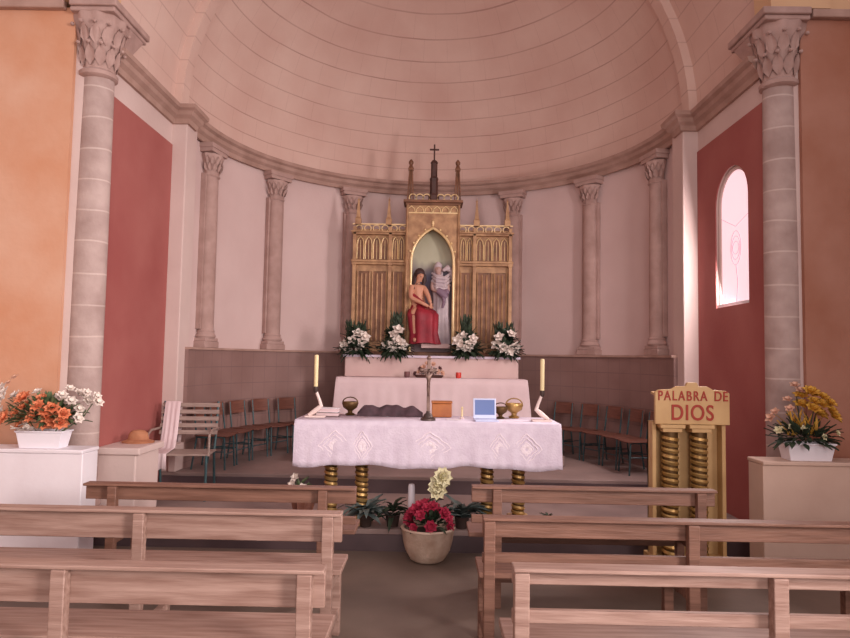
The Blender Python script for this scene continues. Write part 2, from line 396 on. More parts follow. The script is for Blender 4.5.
# ---------------------------------------------------------------- columns
def apse_column(label):
    t = thing('apse_column', label, 'column', group='small columns around the apse')
    mb = MB(); mb.box((0, 0, .035), (.30, .17, .07)); mb.box((0, 0, .09), (.27, .16, .04))
    mb.build('base_plinth', 'stone', t, bevel=.006)
    mb = MB(); mb.lathe([(.125, .11), (.14, .13), (.125, .155), (.115, .17), (.122, .19), (.108, .205)], n=24, sy=.75); mb.build('base_moulding', 'stone', t)
    mb = MB(); mb.lathe([(.104, .2), (.104, 1.3), (.096, 1.97)], n=24, sy=.75); mb.box((0, .03, 1.1), (.25, .06, 1.78)); mb.build('shaft', 'stone', t)
    mb = MB(); mb.lathe([(.098, 1.96), (.112, 1.975), (.100, 1.99), (.098, 2.05), (.115, 2.13), (.15, 2.20), (.145, 2.22)], n=32, sy=.8, rip=.05, nr=8)
    for lv, (zz, L) in enumerate(((2.02, .10), (2.09, .10))):
        for k in range(7):
            a = -pi + pi * (k + .5 * lv) / 6.5
            d = Vector((cos(a), sin(a) * .8, 0)); mb.leaf(Vector((0, 0, zz)) + d * .10, d * .5 + Vector((0, 0, 1)), L, .055, -.1, up=d)
    mb.box((0, 0, 2.255), (.34, .2, .05)); mb.box((0, 0, 2.30), (.37, .22, .05))
    mb.build('capital', 'stone', t); return t
names = {-78: 'leftmost slender apse column, nearest the left red wall panel', -52: 'slender apse column between the leftmost column and the one by the altarpiece',
         -26: 'slender apse column just left of the golden altarpiece', 26: 'slender apse column just right of the golden altarpiece',
         52: 'slender apse column midway between the altarpiece and the right pilaster', 78: 'rightmost slender apse column, nearest the right red wall panel'}
proto = None
for k, (a, lb) in enumerate(names.items()):
    if proto is None: proto = apse_column(lb); c = proto
    else: c = dup(proto, label=lb)
    a = rad(a); r = RA - .065; c.location = (r * sin(a), YC + r * cos(a), 1.626); c.rotation_euler = (0, 0, -a); c.scale = (1, 1, 2.352 / 2.325)
def main_column(sgn, label):
    t = thing('main_column', label, 'column', (sgn * (2.84 if sgn < 0 else 2.875), 5.29, .17), group='large columns of the sanctuary arch')
    mb = MB(); mb.box((0, -.0, .06), (.36, .2, .12)); mb.lathe([(.16, .12), (.18, .15), (.16, .2), (.14, .22), (.15, .25), (.132, .28)], n=28, sy=.6); mb.build('base', 'stone', t, bevel=.004)
    mb = MB(); mb.lathe([(.138, .27), (.136, 2.2), (.128, 3.66)], n=28, sy=.85); mb.build('shaft', 'stonedrum', t)
    mb = MB(); mb.lathe([(.122, 3.66), (.15, 3.68), (.152, 3.71), (.124, 3.735)], n=28); mb.build('neck_ring', 'stone', t)
    mb = MB(); mb.lathe([(.124, 3.73), (.135, 3.82), (.16, 3.98), (.2, 4.12), (.205, 4.17)], n=40, rip=.05, nr=10)
    for lv in range(2):
        for k in range(12):
            a = 2 * pi * (k + .5 * lv) / 12; d = Vector((cos(a), sin(a), 0))
            mb.leaf(Vector((0, 0, 3.75 + .17 * lv)) + d * (.125 + .02*lv), d * .22 + Vector((0, 0, 1)), .17, .09, -.02, up=d)
            mb.ell(Vector((0, 0, 3.92 + .16 * lv)) + d * (.19 + .03*lv), (.018, .018, .016), 6, 4)
    # bracket running back along the wall under the abacus
    mb.add([(-sgn*0, .1, 3.74), (-sgn*.08, .1, 3.74), (-sgn*.2, .1, 4.17), (sgn*.2, .1, 4.17), (0, .13, 3.8), (-sgn*.08, .13, 3.8), (-sgn*.2, .36, 4.17), (sgn*.1, .36, 4.17)],
           [(0,1,2,3), (4,7,6,5), (1,5,6,2), (0,4,5,1), (3,2,6,7), (0,3,7,4)])
    mb.build('capital', 'stone', t, ang=50)
    mb = MB(); x0, x1 = -sgn * .21, sgn * .16
    mb.bb(x0, x1, -.2, .40, 4.17, 4.21); mb.bb(x0 - sgn * .02, x1, -.22, .42, 4.21, 4.27)
    mb.build('abacus', 'stone', t, bevel=.01); return t
main_column(-1, 'large stone column with pale joints between orange wall and left red panel')
main_column(1, 'large grey stone column between brown plaster wall and right window bay')
# ================================================================ altarpiece
YR = 8.85
def R(x, y, Y=YR): return at(x, y, Y)
ret = thing('altarpiece', 'tall gilded gothic altarpiece with pinnacles and arched niche in the apse centre', 'altarpiece', (0, 0, 0))
cx = R(431.5, 300)[0]
def zr(y): return R(431.5, y)[1]
PXM = YR / F
def hx(px): return cx + (px - 431.5) * PXM           # horizontal photo distance at the altarpiece
yF = YR
z0, zmid, zsh, ztop = zr(352), zr(264), zr(205), zr(229)
mb = MB(); mb.bb(hx(350), hx(513), yF - .02, yF + .3, .46, z0); mb.build('base', 'golddark', ret, smooth=False, bevel=.01)
for s in (-1, 1):
    X = lambda d: cx + s * d * PXM                    # d: photo pixels from the axis
    wing = MB(); wing.bb(X(26), X(79), yF + .05, yF + .2, z0, ztop); w = wing.build('side_wing', 'gold', ret, smooth=False)
    # lower panelling
    mb = MB()
    for a, b in ((29, 39), (46, 60), (63, 75)):
        mb.bb(X(a), X(b), yF + .035, yF + .06, zr(342), zr(272))
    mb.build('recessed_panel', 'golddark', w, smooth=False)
    mb = MB()
    for a, b in ((29, 39), (46, 60), (63, 75)):
        za, zb_ = zr(342), zr(272)
        mb.tube([(X(a), yF + .03, za), (X(a), yF + .03, zb_), (X(b), yF + .03, zb_), (X(b), yF + .03, za)], .012, 6, closed=True)
        for q in range(2 if b - a > 11 else 1):
            xx = X(a + (b - a) * (q + 1) / (3 if b - a > 11 else 2)); mb.tube([(xx, yF + .03, za), (xx, yF + .03, zb_ - .03)], .014, 6)
    mb.build('panel_moulding', 'gold', w)
    mb = MB()
    for d in (42.5, 78.5, 26):
        mb.bb(X(d - 1.7), X(d + 1.7), yF - .02, yF + .08, z0, ztop + .02)
        mb.bb(X(d - 2.6), X(d + 2.6), yF - .035, yF + .08, z0, z0 + .08)
        mb.bb(X(d - 2.4), X(d + 2.4), yF - .03, yF + .08, zmid - .03, zmid + .05)
    mb.build('buttress', 'gold', w, smooth=False, bevel=.004)
    # middle cornice, top cornice
    mb = MB(); mb.bb(X(26), X(80.5), yF - .02, yF + .1, zmid - .02, zmid + .012); mb.bb(X(26), X(81.5), yF - .045, yF + .1, zmid + .012, zmid + .04)
    mb.bb(X(26), X(81), yF - .02, yF + .2, ztop - .09, ztop - .06); mb.bb(X(26), X(82), yF - .04, yF + .2, ztop - .06, ztop - .04)
    mb.build('cornice', 'gold', w, smooth=False, bevel=.004)
    # arcade of lancets with bright edges
    mb = MB(); dk = MB()
    for (a, b, n) in ((28, 41, 2), (44, 77, 4)):
        for i in range(n):
            x0, x1 = X(a + (b - a) * i / n + .7), X(a + (b - a) * (i + 1) / n - .7); xm = (x0 + x1) / 2; zb_, zs, zt_ = zmid + .06, ztop - .22, ztop - .115
            pts = [(x0, zb_), (x0, zs), (x0 + (xm - x0) * .25, zs + (zt_ - zs) * .6), (xm, zt_), (x1 + (xm - x1) * .25, zs + (zt_ - zs) * .6), (x1, zs), (x1, zb_)]
            mb.tube([(x, yF + .03, z) for x, z in pts], .008, 6)
            dk.prism(pts, yF + .04, yF + .055)
            mb.tube([(xm, yF + .03, zb_ ), (xm, yF + .03, zt_ - .05)], .004, 5)
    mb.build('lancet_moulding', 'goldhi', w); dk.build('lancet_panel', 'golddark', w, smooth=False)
    # pierced cresting of rings
    mb = MB()
    n = 6
    for i in range(n):
        xc = X(30.5 + i * 8.8); r = .047
        mb.tube([(xc + r * cos(t * pi / 6), yF + .02, ztop + .0 + r * sin(t * pi / 6)) for t in range(12)], .008, 5, closed=True)
    mb.bb(X(26), X(81), yF, yF + .04, ztop + .05, ztop + .065); mb.bb(X(26), X(81), yF, yF + .04, ztop - .058, ztop - .045)
    mb.build('ring_cresting', 'goldhi', w)
    # spires
    for d, ytip in ((75.5, 197), (44.5, 197)):
        zt_ = zr(ytip); z_ = ztop + .05
        mb = MB(); xx = X(d); h = zt_ - z_
        mb.box((xx, yF + .03, z_ + .04), (.08, .08, .08)); mb.lathe([(.05, .08), (.055, .09), (.04, .1), (.014, h * .85), (.02, h * .88), (.006, h * .93), (.002, h)], (xx, yF + .03, z_), n=4, a0=pi/4)
        mb.build('spire', 'gold', ret, ang=25)
# central tower around the pointed niche
nx0, nx1 = hx(410.5), hx(453); zsp, zap = zr(262), zr(229); xm = (nx0 + nx1) / 2
def pointed(x0, x1, zb, zs, za, n=10):
    xm = (x0 + x1) / 2; w = (x1 - x0) / 2; h = za - zs; c = (h * h - w * w) / (2 * w); r = w + c     # arcs centred beyond the axis
    L = []
    amax = math.asin(min(1, h / r))
    for i in range(n + 1):
        a = amax * i / n; L.append((x0 + r - r * cos(a), zs + r * sin(a)))
    Rr = [(x0 + x1 - x, z) for x, z in reversed(L[:-1])]
    return [(x0, zb)] + L + Rr + [(x1, zb)]
op = pointed(nx0, nx1, z0, zsp, zap)
tx0, tx1 = hx(404.5), hx(459); zt = zsh - .02
mb = MB()
# wall with pointed opening: strips between opening outline and rectangle
outer = []
for (x, z) in op:
    outer.append((x, zt))
for i in range(1, len(op) - 2):
    q = [op[i], op[i+1], outer[i+1], outer[i]]
    vs = [(x, yF - .06, z) for x, z in q] + [(x, yF + .2, z) for x, z in q]
    mb.add(vs, [(0,1,2,3), (7,6,5,4), (0,4,5,1), (2,6,7,3)])
for s, e in ((tx0, nx0), (tx1, nx1)): mb.bb(s, e, yF - .06, yF + .2, z0, zt)
mb.build('central_tower', 'gold', ret, smooth=False)
mb = MB(); mb.tube([(x, yF - .065, z) for x, z in op], .018, 8); mb.build('niche_moulding', 'goldhi', ret)
mb = MB()
for s in (tx0 + .02, tx1 - .02):
    mb.lathe([(.03, 0), (.03, .06), (.018, .08), (.018, zsp - z0 - .05), (.03, zsp - z0 - .02), (.03, zsp - z0 + .02), (.016, zsp - z0 + .05), (.016, zt - z0)], (s, yF - .075, z0), n=10)
mb.build('tower_shafts', 'gold', ret)
# crockets along the arch
for i in range(3, len(op) - 3, 2):
    mb = MB(); x, z = op[i]; d = Vector((x - xm, 0, (z - zsp) + .12)).normalized(); mb.ell((x + d.x * .035, yF - .07, z + d.z * .035), (.016, .014, .016), 6, 4); mb.build('crocket', 'goldhi', ret)
mb = MB(); mb.ell((xm, yF - .07, zap + .07), (.02, .015, .04), 8, 5); mb.build('finial', 'goldhi', ret)
# tower shelf with hanging arcade and ring cresting
mb = MB(); mb.bb(hx(404), hx(459.5), yF - .09, yF + .2, zsh - .02, zsh + .01); mb.bb(hx(402), hx(461.5), yF - .13, yF + .22, zsh + .01, zsh + .045)
mb.build('tower_shelf', 'golddark', ret, smooth=False, bevel=.004)
mb = MB()
mb.bb(hx(405), hx(458.5), yF - .075, yF - .05, zsh - .135, zsh - .12)
for i in range(6):
    x0 = hx(406 + i * 8.6); x1 = hx(406 + (i + 1) * 8.6 - 1)
    mb.tube([(x0, yF - .07, zsh - .12), (x0 + (x1-x0)*.1, yF - .07, zsh - .07), ((x0+x1)/2, yF - .07, zsh - .035), (x1 - (x1-x0)*.1, yF - .07, zsh - .07), (x1, yF - .07, zsh - .12)], .007, 5)
mb.build('hanging_arcade', 'goldhi', ret)
mb = MB()
for i in range(7):
    xc = hx(411 + i * 7); r = .05
    mb.tube([(xc + r * cos(t * pi / 6), yF - .05, zsh + .09 + r * sin(t * pi / 6)) for t in range(12)], .009, 5, closed=True)
mb.build('tower_cresting', 'goldhi', ret)
for px_ in (408.5, 456):
    z_ = zsh + .045; zt_ = zr(160); h = zt_ - z_; xx = hx(px_)
    mb = MB()
    for a in ((-1, -1), (1, -1), (1, 1), (-1, 1)):
        mb.tube([(xx + a[0] * .04, yF - .02 + a[1] * .035, z_), (xx + a[0] * .018, yF - .02 + a[1] * .016, z_ + h * .75)], .009, 5)
    mb.box((xx, yF - .02, z_ + h * .76), (.07, .07, .03)); mb.lathe([(.042, .77 * h), (.02, .86 * h), (.034, .9 * h), (.034, .94 * h), (.006, h)], (xx, yF - .02, z_), n=8)
    mb.lathe([(.012, 0), (.012, .4 * h), (.02, .45 * h), (.01, .76 * h)], (xx, yF - .02, z_), n=8)
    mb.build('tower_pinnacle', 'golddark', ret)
mb = MB(); z_ = zsh + .045; h = zr(161) - z_; xx = hx(432)
mb.lathe([(.075, 0), (.075, .08), (.055, .1), (.055, h * .5), (.062, h * .55), (.045, h * .6), (.045, h * .92), (.055, h * .94), (.03, h)], (xx, yF - .02, z_), n=6)
sp = mb.build('central_spire', 'brown', ret, ang=25)
zc_ = zr(161); hh = zr(145) - zc_
mb = MB(); mb.box((xx, yF - .02, zc_ + hh / 2), (.022, .02, hh)); mb.box((xx, yF - .02, zc_ + hh * .68), (.13, .02, .022)); mb.build('cross', 'brown', ret, bevel=.003)
# painted panel closing the niche
M['niche'] = mat('painted_niche_back', (150, 150, 140), .7)
nt, b, _ = base_link(M['niche']); tc = nt.nodes.new('ShaderNodeTexCoord'); sp_ = nt.nodes.new('ShaderNodeSeparateXYZ'); nt.links.new(tc.outputs['Generated'], sp_.inputs[0])
nn = nt.nodes.new('ShaderNodeTexNoise'); nn.inputs['Scale'].default_value = 3.5; nt.links.new(tc.outputs['Generated'], nn.inputs[0])
hgt = mathn(nt, 'ADD', sp_.outputs[2], mathn(nt, 'MULTIPLY', mathn(nt, 'SUBTRACT', nn.outputs[0], .5), .25))
rp = nt.nodes.new('ShaderNodeValToRGB'); nt.links.new(hgt, rp.inputs[0]); e = rp.color_ramp.elements
e[0].position = 0; e[0].color = lin((176, 154, 158)); e[1].position = 1; e[1].color = lin((168, 164, 138))
for p, c in ((.45, (120, 100, 112)), (.6, (104, 104, 128)), (.68, (140, 130, 130)), (.78, (186, 184, 160))):
    q = e.new(p); q.color = lin(c)
nt.links.new(rp.outputs[0], b.inputs['Base Color'])
mb = MB(); mb.prism(op, yF + .12, yF + .14); mb.build('painted_niche_panel', 'niche', ret, smooth=False)

# ---------------------------------------------------------------- statues in the niche
def skin_figure(name, pts, edges, root, m, parent, sub=2):
    me = bpy.data.meshes.new(name); me.from_pydata([p[0] for p in pts], edges, []); me.materials.append(M[m])
    o = bpy.data.objects.new(name, me); COL.objects.link(o)
    if parent: o.parent = parent
    md = o.modifiers.new('skin', 'SKIN'); md.use_smooth_shade = True
    sv = me.skin_vertices[0].data if me.skin_vertices else None
    if sv is None:
        bpy.context.view_layer.objects.active = o; sv = me.skin_vertices[0].data
    for i, p in enumerate(pts): sv[i].radius = (p[1], p[1]) if not isinstance(p[1], tuple) else p[1]; sv[i].use_root = (i == root)
    s_ = o.modifiers.new('sub', 'SUBSURF'); s_.levels = sub; s_.render_levels = sub
    return o
fx, fz = hx(421), zr(344)
yS = YR - .08
def hand(mb, p, d, r=.012, up=Vector((0, -1, 0))):
    p = Vector(p); d = Vector(d).normalized(); s = d.cross(up).normalized(); n = s.cross(d)
    mb.ell(p + d * r * 1.2, (r * 1.4,) * 3, 8, 6)
    for k, L in enumerate((.9, 1.1, 1.0, .8)):
        b = p + d * r * 2 + s * r * (k - 1.5) * .65
        mb.tube([b, b + d * r * 1.4 * L, b + d * r * 2.4 * L - n * r * .8], [r * .38, r * .34, r * .22], 6)
    b = p + d * r * .6 - s * r * 1.2; mb.tube([b, b - s * r * .9 + d * r * .8, b - s * r * .9 + d * r * 1.8], [r * .42, r * .36, r * .25], 6)
st = thing('seated_statue', 'painted statue of a seated long-haired figure in a red robe in the niche', 'statue', (fx, yS, fz)); st.scale = (1.1, 1.0, 1.08)
pts = [((-.01, .02, .40), (.085, .07)), ((-.03, .03, .52), (.075, .06)), ((-.045, .02, .66), (.09, .06)), ((-.04, .01, .74), (.05, .045)), ((-.03, 0, .79), (.03, .03)), ((-.015, -.02, .85), (.05, .06)), ((-.012, -.025, .90), (.048, .052)),
       ((-.12, 0, .71), .04), ((-.12, -.07, .57), .033), ((.02, -.14, .50), .024), ((.10, -.14, .46), .02),
       ((.04, .02, .71), .038), ((.09, -.05, .60), .03), ((.12, -.12, .50), .022),
       ((-.06, -.03, .38), .075), ((-.07, -.17, .38), .06), ((-.06, -.14, .06), .035), ((-.06, -.2, .025), .026),
       ((.06, -.03, .38), .075), ((.10, -.17, .36), .06), ((.11, -.12, .05), .035), ((.12, -.18, .025), .026)]
ed = [(0,1),(1,2),(2,3),(3,4),(4,5),(5,6),(2,7),(7,8),(8,9),(9,10),(2,11),(11,12),(12,13),(0,14),(14,15),(15,16),(16,17),(0,18),(18,19),(19,20),(20,21)]
skin_figure('body', pts, ed, 0, 'skin', st)
mb = MB(); hand(mb, (.10, -.14, .46), (1, -.1, -.3)); hand(mb, (.12, -.12, .50), (.2, -.6, -.8)); mb.build('hands', 'skin', st)
mb = MB(); f = (-.005, -.07, .87)
mb.ell((-.005, -.083, .865), (.008, .012, .014), 6, 5); mb.build('nose', 'skin', st)
for nm_, c_, r_ in (('eye', (-.024, -.078, .88), (.007, .004, .004)), ('eye', (.014, -.078, .88), (.007, .004, .004)), ('mouth', (-.005, -.076, .838), (.012, .005, .004))):
    mb = MB(); mb.ell(c_, r_, 6, 4); mb.build(nm_, 'hair', st)
mb = MB(); mb.ell((-.022, .005, .89), (.066, .07, .07), 14, 10); mb.tube([(-.06, .02, .88), (-.085, .02, .78), (-.08, .0, .68), (-.06, -.02, .62)], [.035, .04, .034, .012], 8); mb.tube([(.03, .03, .88), (.035, .035, .8), (.02, .03, .72)], [.03, .032, .015], 8)
mb.build('hair', 'hair', st)
mb = MB()     # robe: over the lap, falling over the knees to the feet
rs = []
for i, (c, rx, ry) in enumerate([((-.02, .03, .50), .10, .08), ((-.01, .0, .44), .13, .11), ((.01, -.06, .41), .16, .15), ((.02, -.10, .36), .18, .15), ((.03, -.12, .26), .17, .12), ((.04, -.12, .14), .16, .10), ((.05, -.12, .05), .17, .10), ((.06, -.12, .0), .18, .11)]):
    rs.append([(c[0] + rx * (1 + .13 * sin(7 * a + i * .45)) * cos(a), c[1] + ry * (1 + .13 * sin(7 * a + i * .45)) * sin(a), c[2] + .01 * sin(3 * a)) for a in [2 * pi * k / 40 for k in range(40)]])
mb.rings(rs); mb.build('robe', 'robered', st, ang=70)
mb = MB(); mb.tube([(.06, -.02, .48), (-.02, -.08, .52), (-.11, -.04, .60), (-.14, .04, .68)], [.03, .04, .04, .02], 10); mb.build('robe_fold', 'robered', st)
# standing pale figure with child
fx2 = hx(441)
st2 = thing('standing_statue', 'pale standing statue in white veil holding a bundle, behind the red-robed figure', 'statue', (fx2, yS + .11, fz))
Hh = zr(262) - fz
rs = []
for i, (z, rx, ry, ox) in enumerate([(0, .15, .09, 0), (.12, .14, .085, 0), (.4, .115, .08, 0), (.62, .11, .08, .0), (.75, .115, .08, -.01), (.86, .125, .08, -.02), (.92, .08, .07, -.03), (.95, .045, .05, -.04)]):
    rs.append([(ox + rx * (1 + .07 * sin(9 * a + i * .2)) * cos(a), ry * (1 + .07 * sin(9 * a + i * .2)) * sin(a), z * Hh / 1.12) for a in [2 * pi * k / 48 for k in range(48)]])
mb = MB(); mb.rings(rs); mb.build('robe', 'robewhite', st2, ang=70)
k_ = Hh / 1.12; M['paleskin'] = mat('pale_painted_skin', (184, 150, 142), .6)
pts = [((0, 0, .7 * k_), .08), ((-.02, 0, .85 * k_), .07), ((-.035, -.01, .95 * k_), .032), ((-.045, -.04, 1.0 * k_), (.048, .055)), ((-.045, -.04, 1.06 * k_), (.046, .052)), ((.08, 0, .86 * k_), .035), ((.10, -.06, .72 * k_), .03), ((.0, -.11, .66 * k_), .02), ((-.12, 0, .86 * k_), .035), ((-.12, -.07, .74 * k_), .03), ((-.03, -.12, .70 * k_), .02)]
skin_figure('body', pts, [(0,1),(1,2),(2,3),(3,4),(1,5),(5,6),(6,7),(1,8),(8,9),(9,10)], 0, 'paleskin', st2)
mb = MB(); mb.ell((-.045, -.088, 1.02 * k_), (.007, .01, .012), 6, 5); mb.build('nose', 'paleskin', st2)
mb = MB()
for t in range(4): mb.tube([(-.13, -.01, (.97 - .05 * t) * k_), (-.06, -.08 - .008 * t, (.90 - .05 * t) * k_), (.04, -.085, (.89 - .05 * t) * k_), (.12, -.01, (.96 - .05 * t) * k_)], [.015, .03, .03, .02], 8)
mb.tube([(.02, -.06, 1.0 * k_), (.08, -.05, 1.04 * k_), (.14, .0, 1.0 * k_), (.15, .02, .86 * k_)], [.02, .045, .045, .02], 10)
rs = []
for z, r, oy in ((.86, .085, .03), (.95, .072, .035), (1.02, .066, .03), (1.08, .056, .02), (1.12, .03, .01), (1.13, .005, 0)):
    rs.append([(-.045 + r * cos(a), oy + r * .9 * sin(a), z * k_) for a in [2 * pi * q / 24 for q in range(24)]])
mb.rings(rs); mb.build('veil', 'robewhite', st2)
mb = MB(); mb.tube([(.07, -.12, .62 * k_), (.02, -.13, .68 * k_), (-.05, -.12, .72 * k_)], [.045, .06, .045], 12); mb.ell((.075, -.12, .70 * k_), (.04, .04, .045)); mb.tube([(.03, -.13, .66 * k_), (.04, -.16, .56 * k_), (.02, -.15, .48 * k_)], [.028, .024, .016], 8)
mb.build('bundle', 'lilac', st2)
mb = MB(); mb.bb(-.26, .13, -.24, .10, -.06, 0); mb.build('statue_ledge', 'altarpink', st2, bevel=.005)

# ---------------------------------------------------------------- high altar
YH = 8.0
ax0, _ = at(344, 372, YH + .35); ax1, _ = at(519, 372, YH + .35)
zg = at(431, 356.5, YH + .35)[1]
zt_al = at(431, 379, YH)[1]
bx0, _ = at(337, 400, YH); bx1, _ = at(526, 400, YH)
altar = thing('high_altar', 'pale high altar block with raised rear shelf below the golden altarpiece', 'altar', ((ax0 + ax1) / 2, YH, .46))
oX = (ax0 + ax1) / 2
mb = MB(); mb.bb(bx0 - oX + .03, bx1 - oX - .03, .02, .42, 0, zt_al - .46); mb.build('block', 'altarpink', altar, bevel=.01)
mb = MB(); mb.bb(ax0 - oX, ax1 - oX, .40, .78, 0, zg - .46); mb.build('rear_shelf', 'altarpink', altar, bevel=.012)
def cloth(name, x0, x1, y0, y1, ztop, drop_f, drop_s, m, label, cat, flare=.03, rip=.012, nf=120, hem=.02, group=None, seed=1):
    """cloth over a block: top + hanging front/sides with folds; hem wavy"""
    random.seed(seed); mb = MB()
    per = []
    ns = 26; w = x1 - x0; d = y1 - y0
    for i in range(ns): per.append((x0, y1 - d * i / ns, -1, 0, drop_s))
    for i in range(nf): per.append((x0 + w * i / nf, y0, 0, -1, drop_f))
    for i in range(ns + 1): per.append((x1, y0 + d * i / ns, 1, 0, drop_s))
    lv = 9; vs = []; fs = []; n = len(per)
    ph = [random.uniform(0, 6) for _ in range(5)]
    for j in range(lv):
        t = j / (lv - 1)
        for i, (x, y, nx, ny, dr) in enumerate(per):
            wv = sin(i * .31 + ph[0]) * .5 + sin(i * .83 + ph[1]) * .3 + sin(i * .13 + ph[2]) * .6
            o = t * flare + t * rip * wv + (.004 if j else 0)
            # soften corner
            cxn, cyn = nx, ny
            if i in (ns, n - ns - 1): cxn, cyn = (-.7 if i == ns else .7), -.7
            hz = dr * t + (hem * (sin(i * .09 + ph[3]) + .5 * sin(i * .23 + ph[4])) if j == lv - 1 else hem * t * (sin(i * .09 + ph[3]) + .5 * sin(i * .23 + ph[4])))
            vs.append((x + cxn * o, y + cyn * o, ztop - hz))
    for j in range(lv - 1):
        for i in range(n - 1): fs.append((j*n+i, j*n+i+1, (j+1)*n+i+1, (j+1)*n+i))
    mb.add(vs, fs); mb.add([(x0, y1, ztop), (x0, y0, ztop), (x1, y0, ztop), (x1, y1, ztop)], [(0, 1, 2, 3)])
    o = mb.build(name, m, ang=60, thick=.004); tag(o, label, cat, group); return o
cloth('altar_cloth', bx0 - .01, bx1 + .01, YH - .03, YH + .39, zt_al + .008, .62, .62, 'altarcloth', 'plain white cloth hanging over the front of the high altar', 'cloth', flare=.06, rip=.022, hem=.01, seed=4)
mb = MB(); mb.bb(ax0 - .02, ax1 + .02, YH + .385, YH + .73, zg + .001, zg + .009); mb.bb(ax0 - .02, ax1 + .02, YH + .376, YH + .386, zg - .02, zg + .009)
tag(mb.build('shelf_runner', 'cloth'), 'narrow white cloth runner on the rear shelf under the lily arrangements', 'cloth')
# ================================================================ plants
def rnd_dir(zmin=.0, zmax=1.):
    a = random.uniform(0, 2 * pi); z = random.uniform(zmin, zmax); r = math.sqrt(max(0, 1 - z * z)); return Vector((r * cos(a), r * sin(a), z))
def foliage(t, m, n, c, rad3, L, w, zmin=-.3, name='foliage'):
    mb = MB()
    for _ in range(n):
        d = rnd_dir(zmin, 1); p = Vector(c) + Vector((d.x * rad3[0], d.y * rad3[1], d.z * rad3[2])) * random.uniform(.15, .75)
        mb.leaf(p, d + Vector((0, 0, .2)), L * random.uniform(.7, 1.2), w, random.uniform(0, .5))
    o = mb.build(name, m, t, ang=80); o['kind'] = 'stuff'; return o
def blooms(t, m, spots, r, n=6, layers=2, name='blossom', c=None):
    for p in spots:
        mb = MB(); d = (Vector((p[0], p[1] - .15, p[2])) - Vector(c or (0, 0, p[2] - .1)));
        mb.bloom((0, 0, 0), r * random.uniform(.85, 1.15), d, n, layers); mb.build(name, m, t, ang=80, loc=p)
# four lily arrangements on the rear shelf
def lily_arrangement(label, px, py, k, tall_side, seed, th=.42):
    random.seed(seed)
    Y = YH + .45; X, Z = at(px, py, Y)
    t = thing('lily_arrangement', label, 'flowers', (X, Y, zg + .010), group='white lily arrangements on the altar shelf')
    m_ = .0131
    mb = MB(); mb.lathe([(.04, 0), (.055, .01), (.045, .04), (.07, .09), (.075, .1)], n=14); mb.build('vase', 'brown', t)
    foliage(t, 'leaf', 240, (0, -.03, .08), (.24, .13, .13), .115, .05, -.75)
    foliage(t, 'leaf', 110, (0, .02, .22), (.15, .06, .18), .10, .045, 0)
    mb = MB()                                              # tall dark upright foliage
    for s in tall_side:
        for _ in range(60):
            z = random.uniform(.12, th - .04); mb.leaf((s + random.uniform(-.05, .05), .05 + random.uniform(-.03, .03), z), Vector((random.uniform(-.4, .4), random.uniform(-.5, .2), 1)), .10, .028, 0)
        mb.tube([(s, .05, .08), (s, .05, th)], .008, 5)
    mb.build('upright_foliage', 'leaf', t, ang=80)
    sp = []
    for q in k: sp.append((q[0] * m_, -.09 + random.uniform(-.03, .05), q[1] * m_))
    blooms(t, 'petalw', sp, .085, 5, 2, 'lily', (0, 0, .1))
    return t
lily_arrangement('white lily arrangement at the far left end of the altar shelf', 356, 350, [(-10, 9), (-3, 14), (2, 20), (6, 12), (9, 17), (3, 8), (-6, 5)], (-.08, .07), 1)
lily_arrangement('white lily arrangement directly left of the statue niche', 394, 346, [(-2, 11), (4, 14), (0, 20), (4, 24), (8, 10), (1, 8), (-7, 10)], (.0, .05), 2, .54)
lily_arrangement('white lily arrangement directly right of the statue niche', 466, 346, [(-5, 11), (0, 15), (-3, 20), (3, 12), (-8, 15), (6, 17), (1, 9)], (-.02, .03), 3, .52)
lily_arrangement('white lily arrangement at the far right end of the altar shelf', 505, 352, [(-8, 12), (-6, 19), (-2, 9), (3, 7), (9, 10), (5, 22), (7, 9)], (-.08, .07), 5)
# small objects on high altar top
za = zt_al + .009
random.seed(11)
X, _ = at(429, 377, YH + .2)
t = thing('low_flower_spray', 'low spray of muted pink and grey flowers on the high altar', 'flowers', (X, YH + .2, za))
mb = MB(); mb.lathe([(.16, 0), (.19, .03), (.18, .035)], n=20, sy=.5); mb.build('tray', 'brown', t)
foliage(t, 'leaf', 50, (0, 0, .05), (.17, .07, .07), .07, .025, -.1)
blooms(t, 'petalp', [(-.13, -.03, .07), (-.07, -.05, .13), (0, -.05, .09), (.05, -.03, .17), (.1, -.05, .08), (-.03, -.02, .18), (.16, -.02, .06)], .04, 6, 2)
blooms(t, 'petald', [(-.17, 0, .05), (-.1, -.02, .11), (.03, -.06, .05), (.13, -.02, .12)], .04, 6, 2, 'dark_blossom')
for px, lb in ((407, 'dark red candle cup on the high altar left of the flower spray'), (458.5, 'bright red glass candle cup on the high altar right of the flower spray')):
    X, _ = at(px, 376, YH + .15); t = thing('candle_cup', lb, 'candle', (X, YH + .15, za), group='candle cups on the high altar')
    mb = MB(); mb.lathe([(.024, 0), (.034, .01), (.036, .06), (.034, .075), (.030, .075), (.030, .05)], n=16); mb.build('cup', 'redglass' if px > 440 else 'petald', t)
    mb = MB(); mb.lathe([(.028, .05), (.028, .058), (.003, .062), (.002, .075)], n=12); mb.build('wax', 'candle', t)

